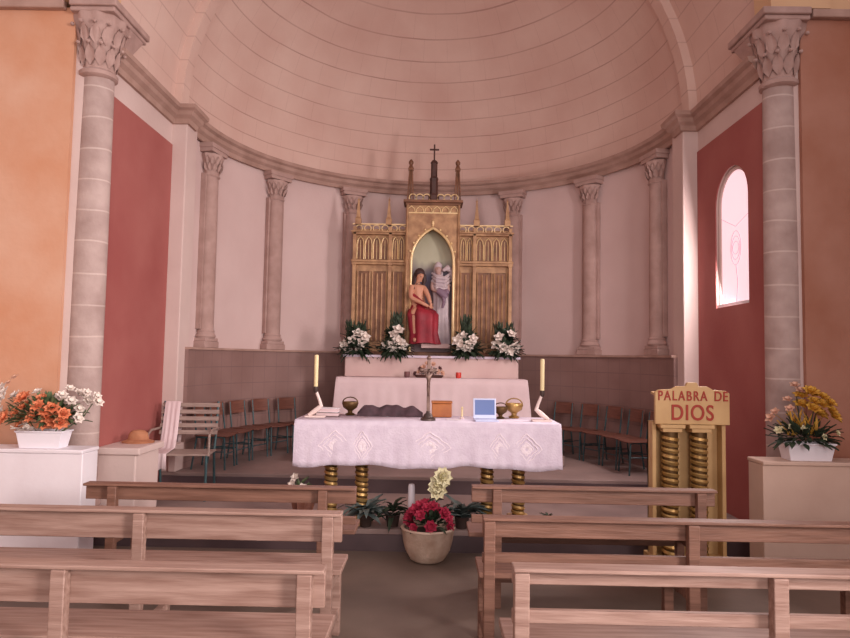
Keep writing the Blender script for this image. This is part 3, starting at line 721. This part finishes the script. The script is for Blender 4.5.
# ================================================================ free-standing altar table
YT0, YT1 = 5.15, 5.72
tx0, zt0 = at(294, 420, YT0); tx1, zt1 = at(562, 425, YT0)
ztab = (zt0 + zt1) / 2 + .005; fz1 = .17
cxT = (tx0 + tx1) / 2
tab = thing('altar_table', 'altar table with slab top carried on four ringed brass pillars', 'table', (cxT, 5.45, fz1))
hw = (tx1 - tx0) / 2
mb = MB(); mb.bb(-hw + .03, hw - .03, YT0 - 5.45 + .02, YT1 - 5.45 - .01, ztab - fz1 - .075, ztab - fz1 - .012); mb.build('tabletop', 'lectern', tab, bevel=.008)
def ringed(mb, mbd, x, y, z0, z1, r, pitch):
    mbd.lathe([(r * .86, z0), (r * .86, z1)], (x, y, 0), n=18)
    n = int((z1 - z0) / pitch); N = n * 14; q = (z1 - z0) / n
    mb.tube([(x + r * .72 * cos(2 * pi * i / 14), y + r * .72 * sin(2 * pi * i / 14), z1 - q * .4 - (z1 - z0 - q * .8) * i / N) for i in range(N + 1)], q * .40, 6); return
    for i in range(n):
        zc = z0 + (i + .5) * (z1 - z0) / n; h = pitch * .40
        mb.lathe([(r * .8, zc - h), (r * .97, zc - h * .85), (r, zc - h * .1), (r * .97, zc + h * .6), (r * .8, zc + h)], (x, y, 0), n=22)
ht = ztab - fz1 - .08
for px in (330, 361, 487.5, 519):
    X, _ = at(px, 480, 5.4); X -= cxT
    t1, t2 = MB(), MB(); ringed(t1, t2, X, -.0, .09, ht, .058, .042)
    p = t2.build('pillar', 'brassdark', tab); t1.build('pillar_rings', 'brass', p)
for a, b in ((330, 361), (487.5, 519)):
    xa, xb = at(a, 520, 5.4)[0] - cxT, at(b, 520, 5.4)[0] - cxT
    for x in (xa, xb):
        mb = MB(); mb.bb(x - .085, x + .085, -.1, .09, 0, .09); mb.build('plinth', 'lectern', tab, bevel=.006)
cl = cloth('lace_tablecloth', tx0 + .01, tx1 - .01, YT0, YT1, ztab, .355, .36, 'cloth', 'white lace tablecloth with wavy hem draped over the altar table', 'tablecloth', flare=.018, rip=.010, hem=.012, nf=160, seed=9)
# lace embroidery motifs on the cloth front (raised threads)
def diamond(cx, cz, w, h, y, d):
    k = 14
    for s in range(3):
        ww, hh_ = w * (1 - .28 * s), h * (1 - .28 * s); pts = [(cx + ww * cos(a * pi / 2) , y, cz + hh_ * sin(a * pi / 2)) for a in range(4)]
        P = []
        for i in range(4):
            a, b = Vector(pts[i]), Vector(pts[(i + 1) % 4])
            for q in range(5): P.append(a.lerp(b, q / 5) + Vector((0, 0, .008 * (q % 2))))
        d.tube(P, .0055, 5, closed=True)
    for i in range(8):
        a = i * pi / 4; d.ell((cx + w * .22 * cos(a), y, cz + h * .25 * sin(a)), (.018, .004, .018), 8, 4)
zf = ztab - .2
for px, w in ((335, .17), (362, .1), (430, .21), (500, .11), (527, .15)):
    mb = MB(); X, _ = at(px, 445, YT0 - .03); diamond(X, zf, w * .8, .12, YT0 - .016, mb); mb.build('lace_motif', 'lace', cl)

# ---------------------------------------------------------------- on the table
zT = ztab + .0025
def candle_stand(label, px, lean, py_top=355):
    Y = 5.35; X, Z = at(px, 418, Y)
    t = thing('altar_candlestick', label, 'candlestick', (X, Y, zT), group='tall candles at the ends of the altar table')
    s = lean; m_ = Y / F
    # photo offsets: base wide, elbow, socket
    mb = MB(); P = [(s * -12, 0), (s * 4, 2), (s * 9, 9), (s * 6, 18), (s * 2, 26)]
    mb.box((-s * .03, 0, .006), (.16, .09, .012)); mb.tube([(s * -.085, 0, .016), (s * -.03, 0, .055), (s * .015, 0, .095), (s * .0, 0, .14), (-s * .03, 0, .215)], [.014, .022, .018, .013, .012], 10)
    mb.build('bent_stem', 'metalwhite', t)
    zt_c = at(px, py_top, Y)[1] - zT
    mb = MB(); mb.lathe([(.014, .20), (.02, .215), (.02, .25), (.016, .252)], (-s * .033, 0, 0), n=14); mb.build('socket', 'iron', t)
    mb = MB(); mb.lathe([(.0165, .245), (.0175, zt_c - .01), (.014, zt_c), (.004, zt_c + .002)], (-s * .033, 0, 0), n=16); mb.build('candle', 'candle', t)
    return t
candle_stand('tall cream candle on bent white stand at the left end of the table', 319, 1)
candle_stand('tall cream candle on bent white stand at the right end of the table', 538, -1, 359)
X, _ = at(428, 421, 5.25)
t = thing('standing_crucifix', 'dark metal crucifix standing at the front centre of the altar table', 'crucifix', (X, 5.26, zT))
mb = MB(); mb.lathe([(.062, 0), (.06, .015), (.04, .025), (.035, .045), (.018, .06), (.015, .075)], n=20); mb.build('foot', 'iron', t)
zc = at(428, 358, 5.26)[1] - zT
mb = MB(); mb.box((0, 0, .07 + (zc - .07) / 2), (.026, .016, zc - .07)); mb.box((0, 0, zc * .80), (.115, .016, .026))
for p in ((0, zc), (-.058, zc * .8), (.058, zc * .8)): mb.ell((p[0], 0, p[1]), (.02, .012, .02), 8, 6)
mb.build('cross', 'silver', t, bevel=.003)
pts = [((0, -.02, zc * .60), .016), ((0, -.02, zc * .70), .019), ((0, -.02, zc * .77), .009), ((0, -.024, zc * .81), .014), ((-.03, -.018, zc * .76), .008), ((-.052, -.015, zc * .80), .006), ((.03, -.018, zc * .76), .008), ((.052, -.015, zc * .80), .006), ((-.006, -.026, zc * .48), .010), ((0, -.018, zc * .38), .006)]
skin_figure('corpus', pts, [(0,1),(1,2),(2,3),(1,4),(4,5),(1,6),(6,7),(0,8),(8,9)], 0, 'silver', t)
# tablet-like small computer
X, _ = at(485, 418, 5.35); t = thing('laptop', 'small open pale laptop with blue lit screen on the altar table', 'laptop', (X, 5.33, zT), rz=.08)
w_, h_ = .19, .165
mb = MB(); mb.box((0, -.045, .006), (w_, .13, .012)); mb.build('keyboard_base', 'silverplastic', t, bevel=.003)
mb = MB(); mb.box((0, .035, .012 + h_ / 2), (w_, .010, h_), rx=-.12); sc_ = mb.build('lid', 'silverplastic', t, bevel=.003)
mb = MB(); mb.box((0, .0285, .022 + h_ / 2), (w_ * .86, .002, h_ * .74), rx=-.12); mb.build('screen', 'screen', sc_)
mb = MB(); mb.box((0, .0345, .042), (w_ * .84, .002, h_ * .13), rx=-.12); mb.build('screen_bar', 'screenwhite', sc_)
# orange wooden box, dark fabric, brass vessels, books, small candle
X0, Z1 = at(430, 402, 5.6); X1, _ = at(449, 402, 5.6)
mb = MB(); mb.bb(-.085, .085, -.06, .06, 0, Z1 - zT - .008); t = thing('wooden_box', 'orange varnished wooden box on the table behind the crucifix', 'box', ((X0 + X1) / 2 + .02, 5.6, zT)); mb.build('box_body', 'boxwood', t, bevel=.006)
mb = MB(); mb.bb(-.09, .09, -.065, .065, Z1 - zT - .006, Z1 - zT + .01); mb.build('lid', 'boxwood', t, bevel=.004)
mb = MB(); random.seed(3); Xa, Za = at(358, 406, 5.6); Xb, _ = at(423, 406, 5.6)
rs = []
for i in range(31):
    u = i / 30; x = Xa + (Xb - Xa) * u; h = (.088 + .010 * sin(i * .5) + .006 * sin(i * 1.1)) * min(1, 6 * u + .3, 5 * (1 - u) + .3)
    rs.append([(x, 5.6 - .07 + .01 * sin(i), zT), (x, 5.6 - .06, zT + h * .6), (x, 5.6 - .02, zT + h), (x, 5.6 + .03, zT + h * .92), (x, 5.6 + .06, zT + h * .5), (x, 5.6 + .065, zT)])
mb.rings(rs); tag(mb.build('folded_cloth', 'darkcloth', ang=70), 'long dark plum folded cloth lying along the back of the table', 'cloth')
for px, lb, mm, sc in ((350, 'dark brass incense vessel at the left rear of the table', 'brassdark', 1.1), (500.5, 'smaller brass bowl right of the laptop', 'brassdark', .95), (514, 'larger brass bowl at the right rear of the table', 'brass', 1.2)):
    Y = 5.6 if px > 510 or px < 400 else 5.52
    X, _ = at(px, 415, Y); t = thing('brass_vessel', lb, 'vessel', (X, Y, zT), group='brass vessels on the altar table')
    mb = MB(); mb.lathe([(.035, 0), (.04, .008), (.018, .02), (.02, .035), (.055, .06), (.065, .09), (.06, .105), (.055, .104), (.05, .08), (.02, .06)], n=20); b_ = mb.build('bowl', mm, t)
    mb = MB(); mb.tube([(.06 * cos(a * pi / 8), 0, .095 + .045 * sin(a * pi / 8)) for a in range(9)], .005, 6); mb.build('handle', mm, t)
    t.scale = (sc, sc, sc)
X, _ = at(462, 417, 5.45); t = thing('small_candle', 'small white candle on a low holder between the wooden box and laptop', 'candle', (X, 5.45, zT))
mb = MB(); mb.lathe([(.02, 0), (.022, .008), (.010, .012), (.010, .018)], n=14); mb.build('holder', 'metalwhite', t)
mb = MB(); mb.lathe([(.008, .016), (.008, .085), (.012, .09), (.002, .1)], n=10); mb.build('wax', 'candle', t)
X, Z = at(328, 409, 5.5)
for i, lb in enumerate(('lower white book flat at the left rear of the table', 'upper white book of the pair at the left rear of the table')):
    t = thing('prayer_book', lb, 'book', (X, 5.5, zT + i * .034), rz=.05 - .1 * i, group='white books on the altar table')
    mb = MB(); mb.bb(-.092, .092, -.065, .065, .004, .028); mb.build('pages', 'altarcloth', t)
    mb = MB(); mb.bb(-.097, .097, -.07, .07, 0, .004); mb.bb(-.097, .097, -.07, .07, .028, .032); mb.bb(-.1, -.096, -.07, .07, 0, .032); mb.build('cover', 'silver' if i == 0 else 'white', t)
X, _ = at(450, 420, 5.33); mb = MB(); mb.bb(-.06, .06, -.05, .04, 0, .004); o = mb.build('paper_sheet', 'white', loc=(X + .03, 5.33, zT), bevel=.001); tag(o, 'white sheet of paper lying right of the crucifix foot', 'paper')

# ================================================================ lectern
YL = 5.05
xa, zb_ = at(653, 388, YL); xb, zb2 = at(727, 425, YL)
lx = (xa + xb) / 2; lw = xb - xa
lec = thing('lectern', 'gold lectern on two ringed pillars with red lettered sign board', 'lectern', (lx, YL, 0))
zs0, zs1 = at(690, 424, YL)[1], at(690, 390, YL)[1]
poly = [(-lw/2, zs0), (lw/2, zs0), (lw/2, zs1 - .02), (lw/2 - .03, zs1), (lw*.28, zs1 + .005), (lw*.2, zs1 + .03), (lw*.09, zs1 + .03), (lw*.06, zs1 + .06), (-lw*.06, zs1 + .06), (-lw*.09, zs1 + .03), (-lw*.2, zs1 + .03), (-lw*.28, zs1 + .005), (-lw/2 + .03, zs1), (-lw/2, zs1 - .02)]
mb = MB(); mb.prism(poly, -.05, -.015); board = mb.build('sign_board', 'lectern', lec, smooth=False, bevel=.004)
mb = MB(); mb.box((0, .10, zs1 - .05), (lw * .8, .26, .02), rx=.12); mb.build('reading_desk', 'lectern', lec, bevel=.004)
xc0, xc1 = at(648, 430, YL + .1)[0] - lx, at(720, 430, YL + .1)[0] - lx
zpl = at(690, 421, YL + .1)[1]
mb = MB(); mb.bb(xc0, xc1, .09, .12, .02, zpl); mb.bb(xc0, xc0 + .03, -.0, .12, .02, zpl); mb.bb(xc1 - .03, xc1, -.0, .12, .02, zpl); mb.build('back_panel', 'lectern', lec, smooth=False, bevel=.004)
for px in (670, 699):
    X = at(px, 460, YL)[0] - lx
    mb = MB(); mb.bb(X - .075, X + .075, -.06, .075, zs0 - .06, zs0 - .001); mb.bb(X - .095, X + .095, -.07, .085, zs0 - .03, zs0 - .001); mb.build('pillar_block', 'lectern', lec, bevel=.004)
    t1, t2 = MB(), MB(); ringed(t1, t2, X, 0, .07, zs0 - .06, .068, .046)
    p = t2.build('pillar', 'brassdark', lec); t1.build('pillar_rings', 'brass', p)
mb = MB(); mb.bb(xc0 - .02, xc1 + .02, -.12, .16, 0, .07); mb.build('foot_plinth', 'lectern', lec, bevel=.006)
def text_part(txt, w, h, loc, parent, name):
    cu = bpy.data.curves.new(name, 'FONT'); cu.body = txt; cu.extrude = .003; cu.size = 1; cu.offset = .012
    cu.space_character = 1.25 if len(txt) > 5 else 1.12
    tmp = bpy.data.objects.new(name, cu); COL.objects.link(tmp)
    dg = bpy.context.evaluated_depsgraph_get(); me = bpy.data.meshes.new_from_object(tmp.evaluated_get(dg)); bpy.data.objects.remove(tmp)
    xs = [v.co.x for v in me.vertices]; ys = [v.co.y for v in me.vertices]; zs = [v.co.z for v in me.vertices]
    x0, x1, y0, y1 = min(xs), max(xs), min(ys), max(ys)
    for v in me.vertices:
        v.co = Vector(((v.co.x - (x0 + x1) / 2) / (x1 - x0) * w, -(v.co.z), (v.co.y - (y0 + y1) / 2) / (y1 - y0) * h))
    me.materials.clear(); me.materials.append(M['letter'])
    o = bpy.data.objects.new(name, me); COL.objects.link(o); o.parent = parent; o.location = loc; return o
zA = at(690, 395.5, YL)[1]; zB = at(690, 412, YL)[1]; m_ = YL / F
text_part('DE', 13 * m_, 9.5 * m_, (28 * m_, -.0535, zA), board, 'lettering')
text_part('PALABRA', 48 * m_, 9.5 * m_, (-9.5 * m_, -.0535, zA), board, 'lettering')
text_part('DIOS', 41 * m_, 15.5 * m_, (0.0, -.0535, zB), board, 'lettering')
# ================================================================ pedestals and planters
def pedestal(label, x0, x1, Y, ztop, m):
    t = thing('pedestal', label, 'pedestal', ((x0 + x1) / 2, Y, 0), group='pedestals flanking the sanctuary')
    w = (x1 - x0) / 2
    mb = MB(); mb.bb(-w, w, -.0, .22, 0, ztop - .03); mb.build('box_body', m, t, bevel=.006)
    mb = MB(); mb.bb(-w - .005, w + .005, -.015, .23, ztop - .03, ztop); mb.build('top_slab', m, t, bevel=.008)
    return t
YP = 4.80
xl, zl = at(83, 450, YP); pedestal('white box pedestal by the left wall carrying the orange flowers', xl - 1.3, xl, YP, zl, 'white')
xr, zr_ = at(763, 461, YP); pedestal('beige box pedestal by the right wall carrying the yellow flowers', xr, xr + 1.3, YP, zr_, 'beige')
def planter(label, px, pw, z, Y, m='plastic'):
    X, _ = at(px, 440, Y); w = pw * Y / F / 2
    t = thing('flower_planter', label, 'planter', (X, Y, z), group='window-box planters on the pedestals')
    mb = MB(); rs = []
    for (k, zz) in ((.86, 0), (1, .115), (1.06, .118), (1.06, .13), (.97, .13), (.95, .115)):
        rs.append([(w * k * sx, .075 * k * sy, zz) for sx, sy in ((-1, -1), (1, -1), (1, 1), (-1, 1))])
    mb.rings(rs); mb.build('trough', m, t, bevel=.006)
    return t, w
pz = Y_ = 4.90; k_ = pz / F
random.seed(21)
t, w = planter('white trough planter full of orange and white flowers on the left pedestal', 44, 45, zl, pz)
foliage(t, 'leaf2', 230, (0, 0, .2), (.36, .12, .22), .12, .034, -.1)
mb = MB()
for q in ((-36, 40, .02), (-24, 45, .0), (48, 44, 0), (42, 38, 0), (-6, 48, 0), (30, 50, 0)): mb.tube([(q[0] * .3 * k_, 0, .1), (q[0] * k_ * .8, .0, q[1] * k_ * .7), (q[0] * k_, -.02, q[1] * k_)], .004, 5)
mb.build('stems', 'leaf2', t)
P = lambda L: [((a - 44) * k_, -.08 + random.uniform(-.03, .08), (446 - b) * k_) for a, b in L]
blooms(t, 'petalo', P([(20, 412), (27, 406), (32, 413), (24, 418), (15, 416), (44, 405), (50, 410), (56, 407), (62, 414), (66, 420), (58, 420), (52, 416), (68, 412), (46, 411), (36, 416), (40, 400), (30, 398), (22, 424), (48, 422)]), .062, 8, 3, 'orange_blossom', (0, 0, .1))
blooms(t, 'petalw', P([(60, 397), (67, 394), (73, 400), (65, 401), (6, 398), (11, 392), (2, 388), (83, 394), (90, 391), (96, 395), (86, 400), (98, 400), (77, 408), (80, 416), (8, 404), (70, 388), (78, 392), (36, 392), (3, 410), (14, 396)]), .048, 6, 2, 'white_blossom', (0, 0, .1))
blooms(t, 'petalp', P([(14, 378), (12, 383), (28, 398)]), .035, 5, 2, 'peach_blossom', (0, 0, .1))
mb = MB()
for q in range(16):
    d = rnd_dir(-.1, .8); mb.leaf((-.10 + random.uniform(-.06, .05), -.09, .14 + random.uniform(-.01, .03)), d, .07, .045, .1)
mb.build('silver_leaf_cluster', 'petalw', t, ang=80)
random.seed(31)
t, w = planter('white trough planter of yellow flowers with dark leaves on the right pedestal', 806, 46, zr_, pz)
foliage(t, 'leaf', 120, (0, 0, .16), (.32, .12, .14), .12, .042, -.4)
mb = MB()
for _ in range(26):
    d = Vector((random.uniform(-.8, .6), random.uniform(-.2, .3), 1)); mb.leaf((random.uniform(-.14, .1), 0, .18), d, random.uniform(.14, .28), .022, .15)
mb.build('spiky_leaves', 'petaly', t, ang=80)
mb = MB()
for q in ((-10, 62), (-18, 44), (8, 56)): mb.tube([(0, 0, .12), (q[0] * k_ * .6, 0, q[1] * k_ * .6), (q[0] * k_, -.02, q[1] * k_)], .004, 5)
mb.build('stems', 'leaf', t)
P = lambda L: [((a - 806) * k_, -.08 + random.uniform(-.03, .08), (460 - b) * k_) for a, b in L]
blooms(t, 'petaly', P([(812, 412), (818, 416), (823, 411), (827, 417), (815, 406), (808, 403), (818, 399), (822, 404), (806, 410), (813, 397), (800, 407), (798, 398), (804, 394)]), .062, 7, 3, 'yellow_blossom', (0, 0, .1))
blooms(t, 'petalp', P([(793, 388), (797, 393), (788, 402), (784, 410), (776, 414), (772, 420)]), .045, 5, 2, 'peach_blossom', (0, 0, .1))
blooms(t, 'petallime', P([(780, 431), (790, 428), (815, 436), (828, 432), (772, 430), (802, 430)]), .034, 6, 2, 'lime_blossom', (0, 0, .1))

# ================================================================ flowers on the floor and step
random.seed(41)
X, _ = at(427.5, 555, 4.97)
t = thing('flower_basket', 'round cream basket of crimson flowers on the floor before the altar', 'flower pot', (X, 5.055, 0))
mb = MB(); mb.lathe([(.10, 0), (.135, .02), (.17, .08), (.188, .15), (.2, .235), (.21, .25), (.2, .262), (.185, .255), (.17, .2)], n=36, rip=.012, nr=12); mb.build('basket', 'basket', t)
mb = MB(); mb.lathe([(.01, .215), (.176, .21)], n=24); mb.build('soil', 'soil', t)
foliage(t, 'leaf', 70, (0, 0, .27), (.2, .14, .08), .11, .035, -.2)
k2 = 4.9 / F
sp = []
for _ in range(34):
    d = rnd_dir(.05, 1); sp.append((d.x * .16 + .005, -.04 + d.y * .13, .27 + d.z * .165))
blooms(t, 'petalr', sp, .05, 7, 2, 'crimson_blossom', (0, 0, .24))
mb = MB(); mb.tube([(.03, .03, .2), (.06, .0, .4), (.075, -.02, .56)], .006, 6)
for _ in range(18): mb.leaf((.06 + random.uniform(-.01, .01), 0, random.uniform(.36, .5)), rnd_dir(-.2, .8), .08, .03, .2)
mb.build('tall_stem', 'leaf', t, ang=80)
mb = MB()
for _ in range(3): mb.bloom((.085 + random.uniform(-.02, .02), -.03, .57 + .05 * _ - .03), .085, (random.uniform(-.3, .3), -1, .4), 9, 3)
mb.build('cream_flower_head', 'petallime', t, ang=80)
X, _ = at(412, 500, 5.5)
t = thing('white_candle', 'short thick white candle on the step behind the crimson flowers', 'candle', (X, 5.28, fz1))
mb = MB(); mb.lathe([(.038, 0), (.04, .012), (.03, .016)], n=16); mb.build('saucer', 'iron', t)
zc = at(412, 484, 5.28)[1] - fz1
mb = MB(); mb.lathe([(.027, .012), (.027, zc - .02), (.022, zc), (.003, zc + .004)], n=16); mb.build('wax', 'plastic', t)
def leafy(label, px, Y, z, n, L, spread, m='leafblue', hgt=.2, seed=1):
    random.seed(seed); X, _ = at(px, 500, Y)
    t = thing('potted_plant', label, 'plant', (X, Y, z), group='leafy plants around the altar table')
    mb = MB(); mb.lathe([(.045, 0), (.06, .09), (.065, .095), (.055, .095), (.05, .07)], n=18); mb.build('pot', 'iron', t)
    mb = MB()
    for i in range(n):
        d = rnd_dir(.1, .9); mb.leaf((0, 0, .08 + random.uniform(0, hgt * .4)), d + Vector((d.x, d.y * .3, .1)), L * random.uniform(.7, 1.2), L * .25, random.uniform(.1, .7))
    o = mb.build('leaves', m, t, ang=80); return t
leafy('grey-green leafy plant left of the crimson flower basket', 366, 5.36, fz1, 36, .25, 1, 'leafblue', seed=2)
leafy('small green plant between the left pillars and the flower basket', 393, 5.38, fz1, 26, .18, 1, 'leaf', seed=3)
leafy('blue-grey broad leaf plant right of the crimson flower basket', 462, 5.36, fz1, 36, .25, 1, 'leafblue', seed=4)
t = leafy('small dark plant on the step beside the right table pillars', 548, 5.4, fz1, 14, .09, 1, 'leaf', .05, seed=6)
X, _ = at(303, 500, 5.35); random.seed(8)
t = thing('lily_pot', 'potted white lily in reddish wrapping left of the table pillars', 'plant', (X, 5.35, fz1))
mb = MB(); mb.lathe([(.06, 0), (.075, .12), (.08, .125), (.068, .125), (.06, .09)], n=20); mb.build('pot', 'leafblue', t)
mb = MB(); mb.lathe([(.07, .10), (.085, .16), (.10, .27), (.088, .265), (.07, .15)], n=30, rip=.08, nr=10); mb.build('wrapping', 'chairwood', t)
mb = MB(); mb.tube([(0, 0, .1), (-.02, 0, .3), (-.05, 0, .38)], .006, 6)
for _ in range(16): mb.leaf((random.uniform(-.04, .02), 0, random.uniform(.2, .34)), rnd_dir(0, .9), .11, .025, .2)
mb.build('stem', 'leaf2', t, ang=80); blooms(t, 'petalw', [(-.06, -.03, .39), (-.0, -.04, .30), (-.085, -.02, .33)], .05, 6, 2, 'lily')
X, _ = at(505, 512, 5.29); mb = MB(); mb.lathe([(.03, 0), (.04, .01), (.045, .065), (.04, .07), (.035, .02)], n=18)
t = tag(mb.build('white_bowl', 'altarcloth', loc=(X, 5.30, fz1)), 'small pale bowl standing between the right table pillars', 'bowl')

# ================================================================ chairs
def school_chair(label):
    t = thing('school_chair', label, 'chair', group='wooden chairs along the apse wall')
    for s in (-1, 1):
        mb = MB(); mb.tube([(s * .18, -.19, 0), (s * .17, -.17, .42), (s * .17, -.13, .435), (s * .17, .16, .43)], .011, 6); mb.build('leg', 'teal', t)
        mb = MB(); mb.tube([(s * .18, .21, 0), (s * .17, .16, .42), (s * .165, .21, .84)], .011, 6); mb.build('leg', 'teal', t)
    mb = MB(); mb.tube([(-.172, -.175, .2), (.172, -.175, .2)], .008, 6); mb.tube([(-.174, .185, .2), (.174, .185, .2)], .008, 6)
    for s in (-1, 1): mb.tube([(s * .175, -.175, .24), (s * .175, .18, .24)], .008, 6)
    mb.build('stretcher', 'teal', t)
    mb = MB(); rs = []
    for i in range(9):
        u = -1 + i / 4; z = .445 - .012 * (1 - u * u); rs.append([(u * .20, -.21, z), (u * .19, .18, z), (u * .19, .18, z + .014), (u * .20, -.21, z + .014)])
    mb.rings(rs); mb.build('seat', 'chairwood', t, bevel=.003)
    mb = MB(); rs = []
    for i in range(9):
        u = -1 + i / 4; y = .195 + .02 * (1 - u * u); rs.append([(u * .19, y - .01, .66), (u * .19, y + .002, .66), (u * .19, y + .02, .85), (u * .19, y + .008, .85)])
    mb.rings(rs); mb.build('backrest', 'chairwood', t, bevel=.003)
    return t
ch = [(-87.5, 2.3, 'wooden chair with teal legs nearest the left apse pilaster'), (-78, 2.3, 'second wooden chair from the left apse pilaster'), (-68.5, 2.3, 'third wooden chair from the left apse pilaster'),
      (-59, 2.3, 'fourth wooden chair from the left apse pilaster'), (-49.5, 2.28, 'wooden chair of the left row closest to the high altar'),
      (46, 2.28, 'wooden chair of the right row closest to the high altar'), (55.5, 2.3, 'second wooden chair from the altar in the right row'), (65, 2.3, 'third wooden chair from the altar in the right row'), (74.5, 2.3, 'fourth wooden chair from the altar in the right row'), (84, 2.3, 'wooden chair of the right row nearest the right pilaster')]
pc = None
for a, r, lb in ch:
    c = school_chair(lb) if pc is None else dup(pc, label=lb)
    pc = pc or c; a = rad(a)
    c.location = (r * sin(a), YC + r * cos(a), .34 if YC + r * cos(a) > 6.9 else .34); c.rotation_euler = (0, 0, -a); c.scale = (.80, .9, .78)
# slatted bench near the ledge, with white cloth over it
X, _ = at(183, 460, 6.3)
t = thing('slatted_bench', 'small slatted bench with metal legs beside the left ledge', 'bench', (X, 6.3, fz1), rz=.12)
for i in range(5):
    mb = MB(); mb.box((0, .17 + .022 * i, .60 + .066 * i), (.56, .016, .042), rx=-.3); mb.build('back_slat', 'slat', t, bevel=.003)
for i in range(5):
    mb = MB(); mb.box((0, -.18 + .075 * i, .43), (.56, .055, .018)); mb.build('seat_slat', 'slat', t, bevel=.003)
for s in (-1, 1):
    mb = MB(); mb.tube([(s * .26, -.2, 0), (s * .26, -.2, .42), (s * .26, .14, .42), (s * .26, .20, .55), (s * .26, .275, .90)], .013, 6); mb.build('side_frame', 'teal', t)
    mb = MB(); mb.tube([(s * .26, .22, 0), (s * .26, .14, .42)], .013, 6); mb.build('leg', 'teal', t)
    mb = MB(); mb.tube([(s * .28, -.2, .42), (s * .28, -.19, .62), (s * .28, -.1, .65), (s * .28, .22, .64)], .012, 6); mb.build('armrest', 'slat', t)
mb = MB(); rs = []
for i in range(15):
    u = i / 14; x = -.25 + .15 * u; w_ = .012 * sin(i * 1.5)
    rs.append([(x, .30 , .50 + .02*sin(i)), (x, .275, .885), (x, .255, .902), (x, .235, .885), (x, .15 + w_, .60), (x, .08 + w_, .46), (x, -.05, .452 + w_ * .3), (x, -.222, .447), (x, -.235 + w_, .30 + .01 * sin(i * .7))])
vs = [p for r in rs for p in r]; fs = [(i*9+j, i*9+j+1, (i+1)*9+j+1, (i+1)*9+j) for i in range(14) for j in range(8)]
mb.add(vs, fs); o = mb.build('draped_cloth', 'altarcloth', ang=80, thick=.004); o.location = (X, 6.3, fz1); o.rotation_euler = (0, 0, .12)
tag(o, 'pale cloth draped over the left end of the slatted bench', 'cloth')
mb = MB(); mb.lathe([(.135, 0), (.14, .012), (.09, .03), (.08, .08), (.055, .105), (.01, .112)], n=28, rip=.02, nr=5, sy=.8)
tag(mb.build('straw_hat', 'tan', loc=(-2.57, 5.74, .761)), 'tan rounded hat lying on the pale ledge against the red wall', 'hat')

# ================================================================ nave benches
def bench(label, x0, x1, Y, style, m, posts, htop=.72):
    """x0..x1 extents, Y = plane of the backrest; seat lies beyond it"""
    t = thing('pew_bench', label, 'bench', (0, Y, 0), group='wooden benches in the nave')
    rails = {'wide': [(htop - .137, htop, .028)], 'double': [(htop - .055, htop, .03), (htop - .20, htop - .15, .028)], 'slim': [(htop - .09, htop, .03), (htop - .22, htop - .17, .026)]}[style]
    for i, (a, b, th) in enumerate(rails):
        mb = MB(); mb.bb(x0, x1, .012, .012 + th, a, b); mb.build('back_rail', m, t, bevel=.004)
    mb = MB(); mb.bb(x0, x1, -.03, .055, htop, htop + .016); mb.build('top_rail', m, t, bevel=.004)
    for x in posts:
        mb = MB(); mb.bb(x - .028, x + .028, -.035, .012, 0, htop - .001); mb.build('post', m, t, bevel=.004)
        mb = MB(); mb.bb(x - .026, x + .026, .32, .37, 0, .40); mb.build('leg', m, t, bevel=.004)
        mb = MB(); mb.bb(x - .02, x + .02, .012, .33, .34, .40); mb.build('seat_bearer', m, t, bevel=.003)
        mb = MB(); mb.bb(x - .018, x + .018, .012, .33, .10, .15); mb.build('brace', m, t, bevel=.003)
    mb = MB(); mb.bb(x0 - .01, x1 - .01, .10, .385, .40, .43); mb.build('seat', m, t, bevel=.005)
    mb = MB(); mb.bb(min(posts) , max(posts), .34, .365, .30, .38); mb.build('apron', m, t, bevel=.003)
    return t
hy = {1: 2.50, 2: 3.36, 3: 4.2}
ex = lambda px, py, Y: at(px, py, Y)[0]
def zz(px, py, Y): return at(px, py, Y)[1] - .016
bench('front-most left bench with a broad plank back, nearest the camera', -2.75, ex(325, 570, 2.5), 2.50, 'wide', 'woodL', [ex(61, 600, 2.5), ex(305, 600, 2.5), ex(61, 600, 2.5) - .95, ex(61, 600, 2.5) - 1.25][:3], zz(300, 568, 2.5))
bench('second left bench from the camera with broad plank back', -2.9, ex(342, 515, 3.36), 3.36, 'wide', 'woodL', [ex(140, 540, 3.36), ex(328, 540, 3.36), ex(140, 540, 3.36) - 1.0], zz(300, 512, 3.36))
bench('shorter left bench farthest from the camera, in front of the table pillars', ex(85, 487, 4.15), ex(356, 490, 4.15), 4.15, 'slim', 'woodR', [ex(114, 490, 4.15), ex(323, 500, 4.15)], zz(220, 485, 4.15))
bench('front-most right bench with two narrow rails, nearest the camera', ex(513, 570, 2.5), 2.75, 2.50, 'double', 'woodL', [ex(521, 590, 2.5), ex(777, 590, 2.5), ex(777, 590, 2.5) + .9], zz(600, 568, 2.5))
bench('second right bench from the camera, reddish with open rails', ex(483, 520, 3.36), 2.9, 3.36, 'slim', 'woodR', [ex(489, 560, 3.36), ex(692, 560, 3.36), ex(692, 560, 3.36) + 1.0], zz(600, 519, 3.36))
bench('shorter right bench farthest from the camera, in front of the lectern', ex(472, 487, 4.15), ex(716, 492, 4.15), 4.15, 'slim', 'woodR', [ex(497, 500, 4.15), ex(700, 500, 4.15)], zz(600, 488, 4.15))
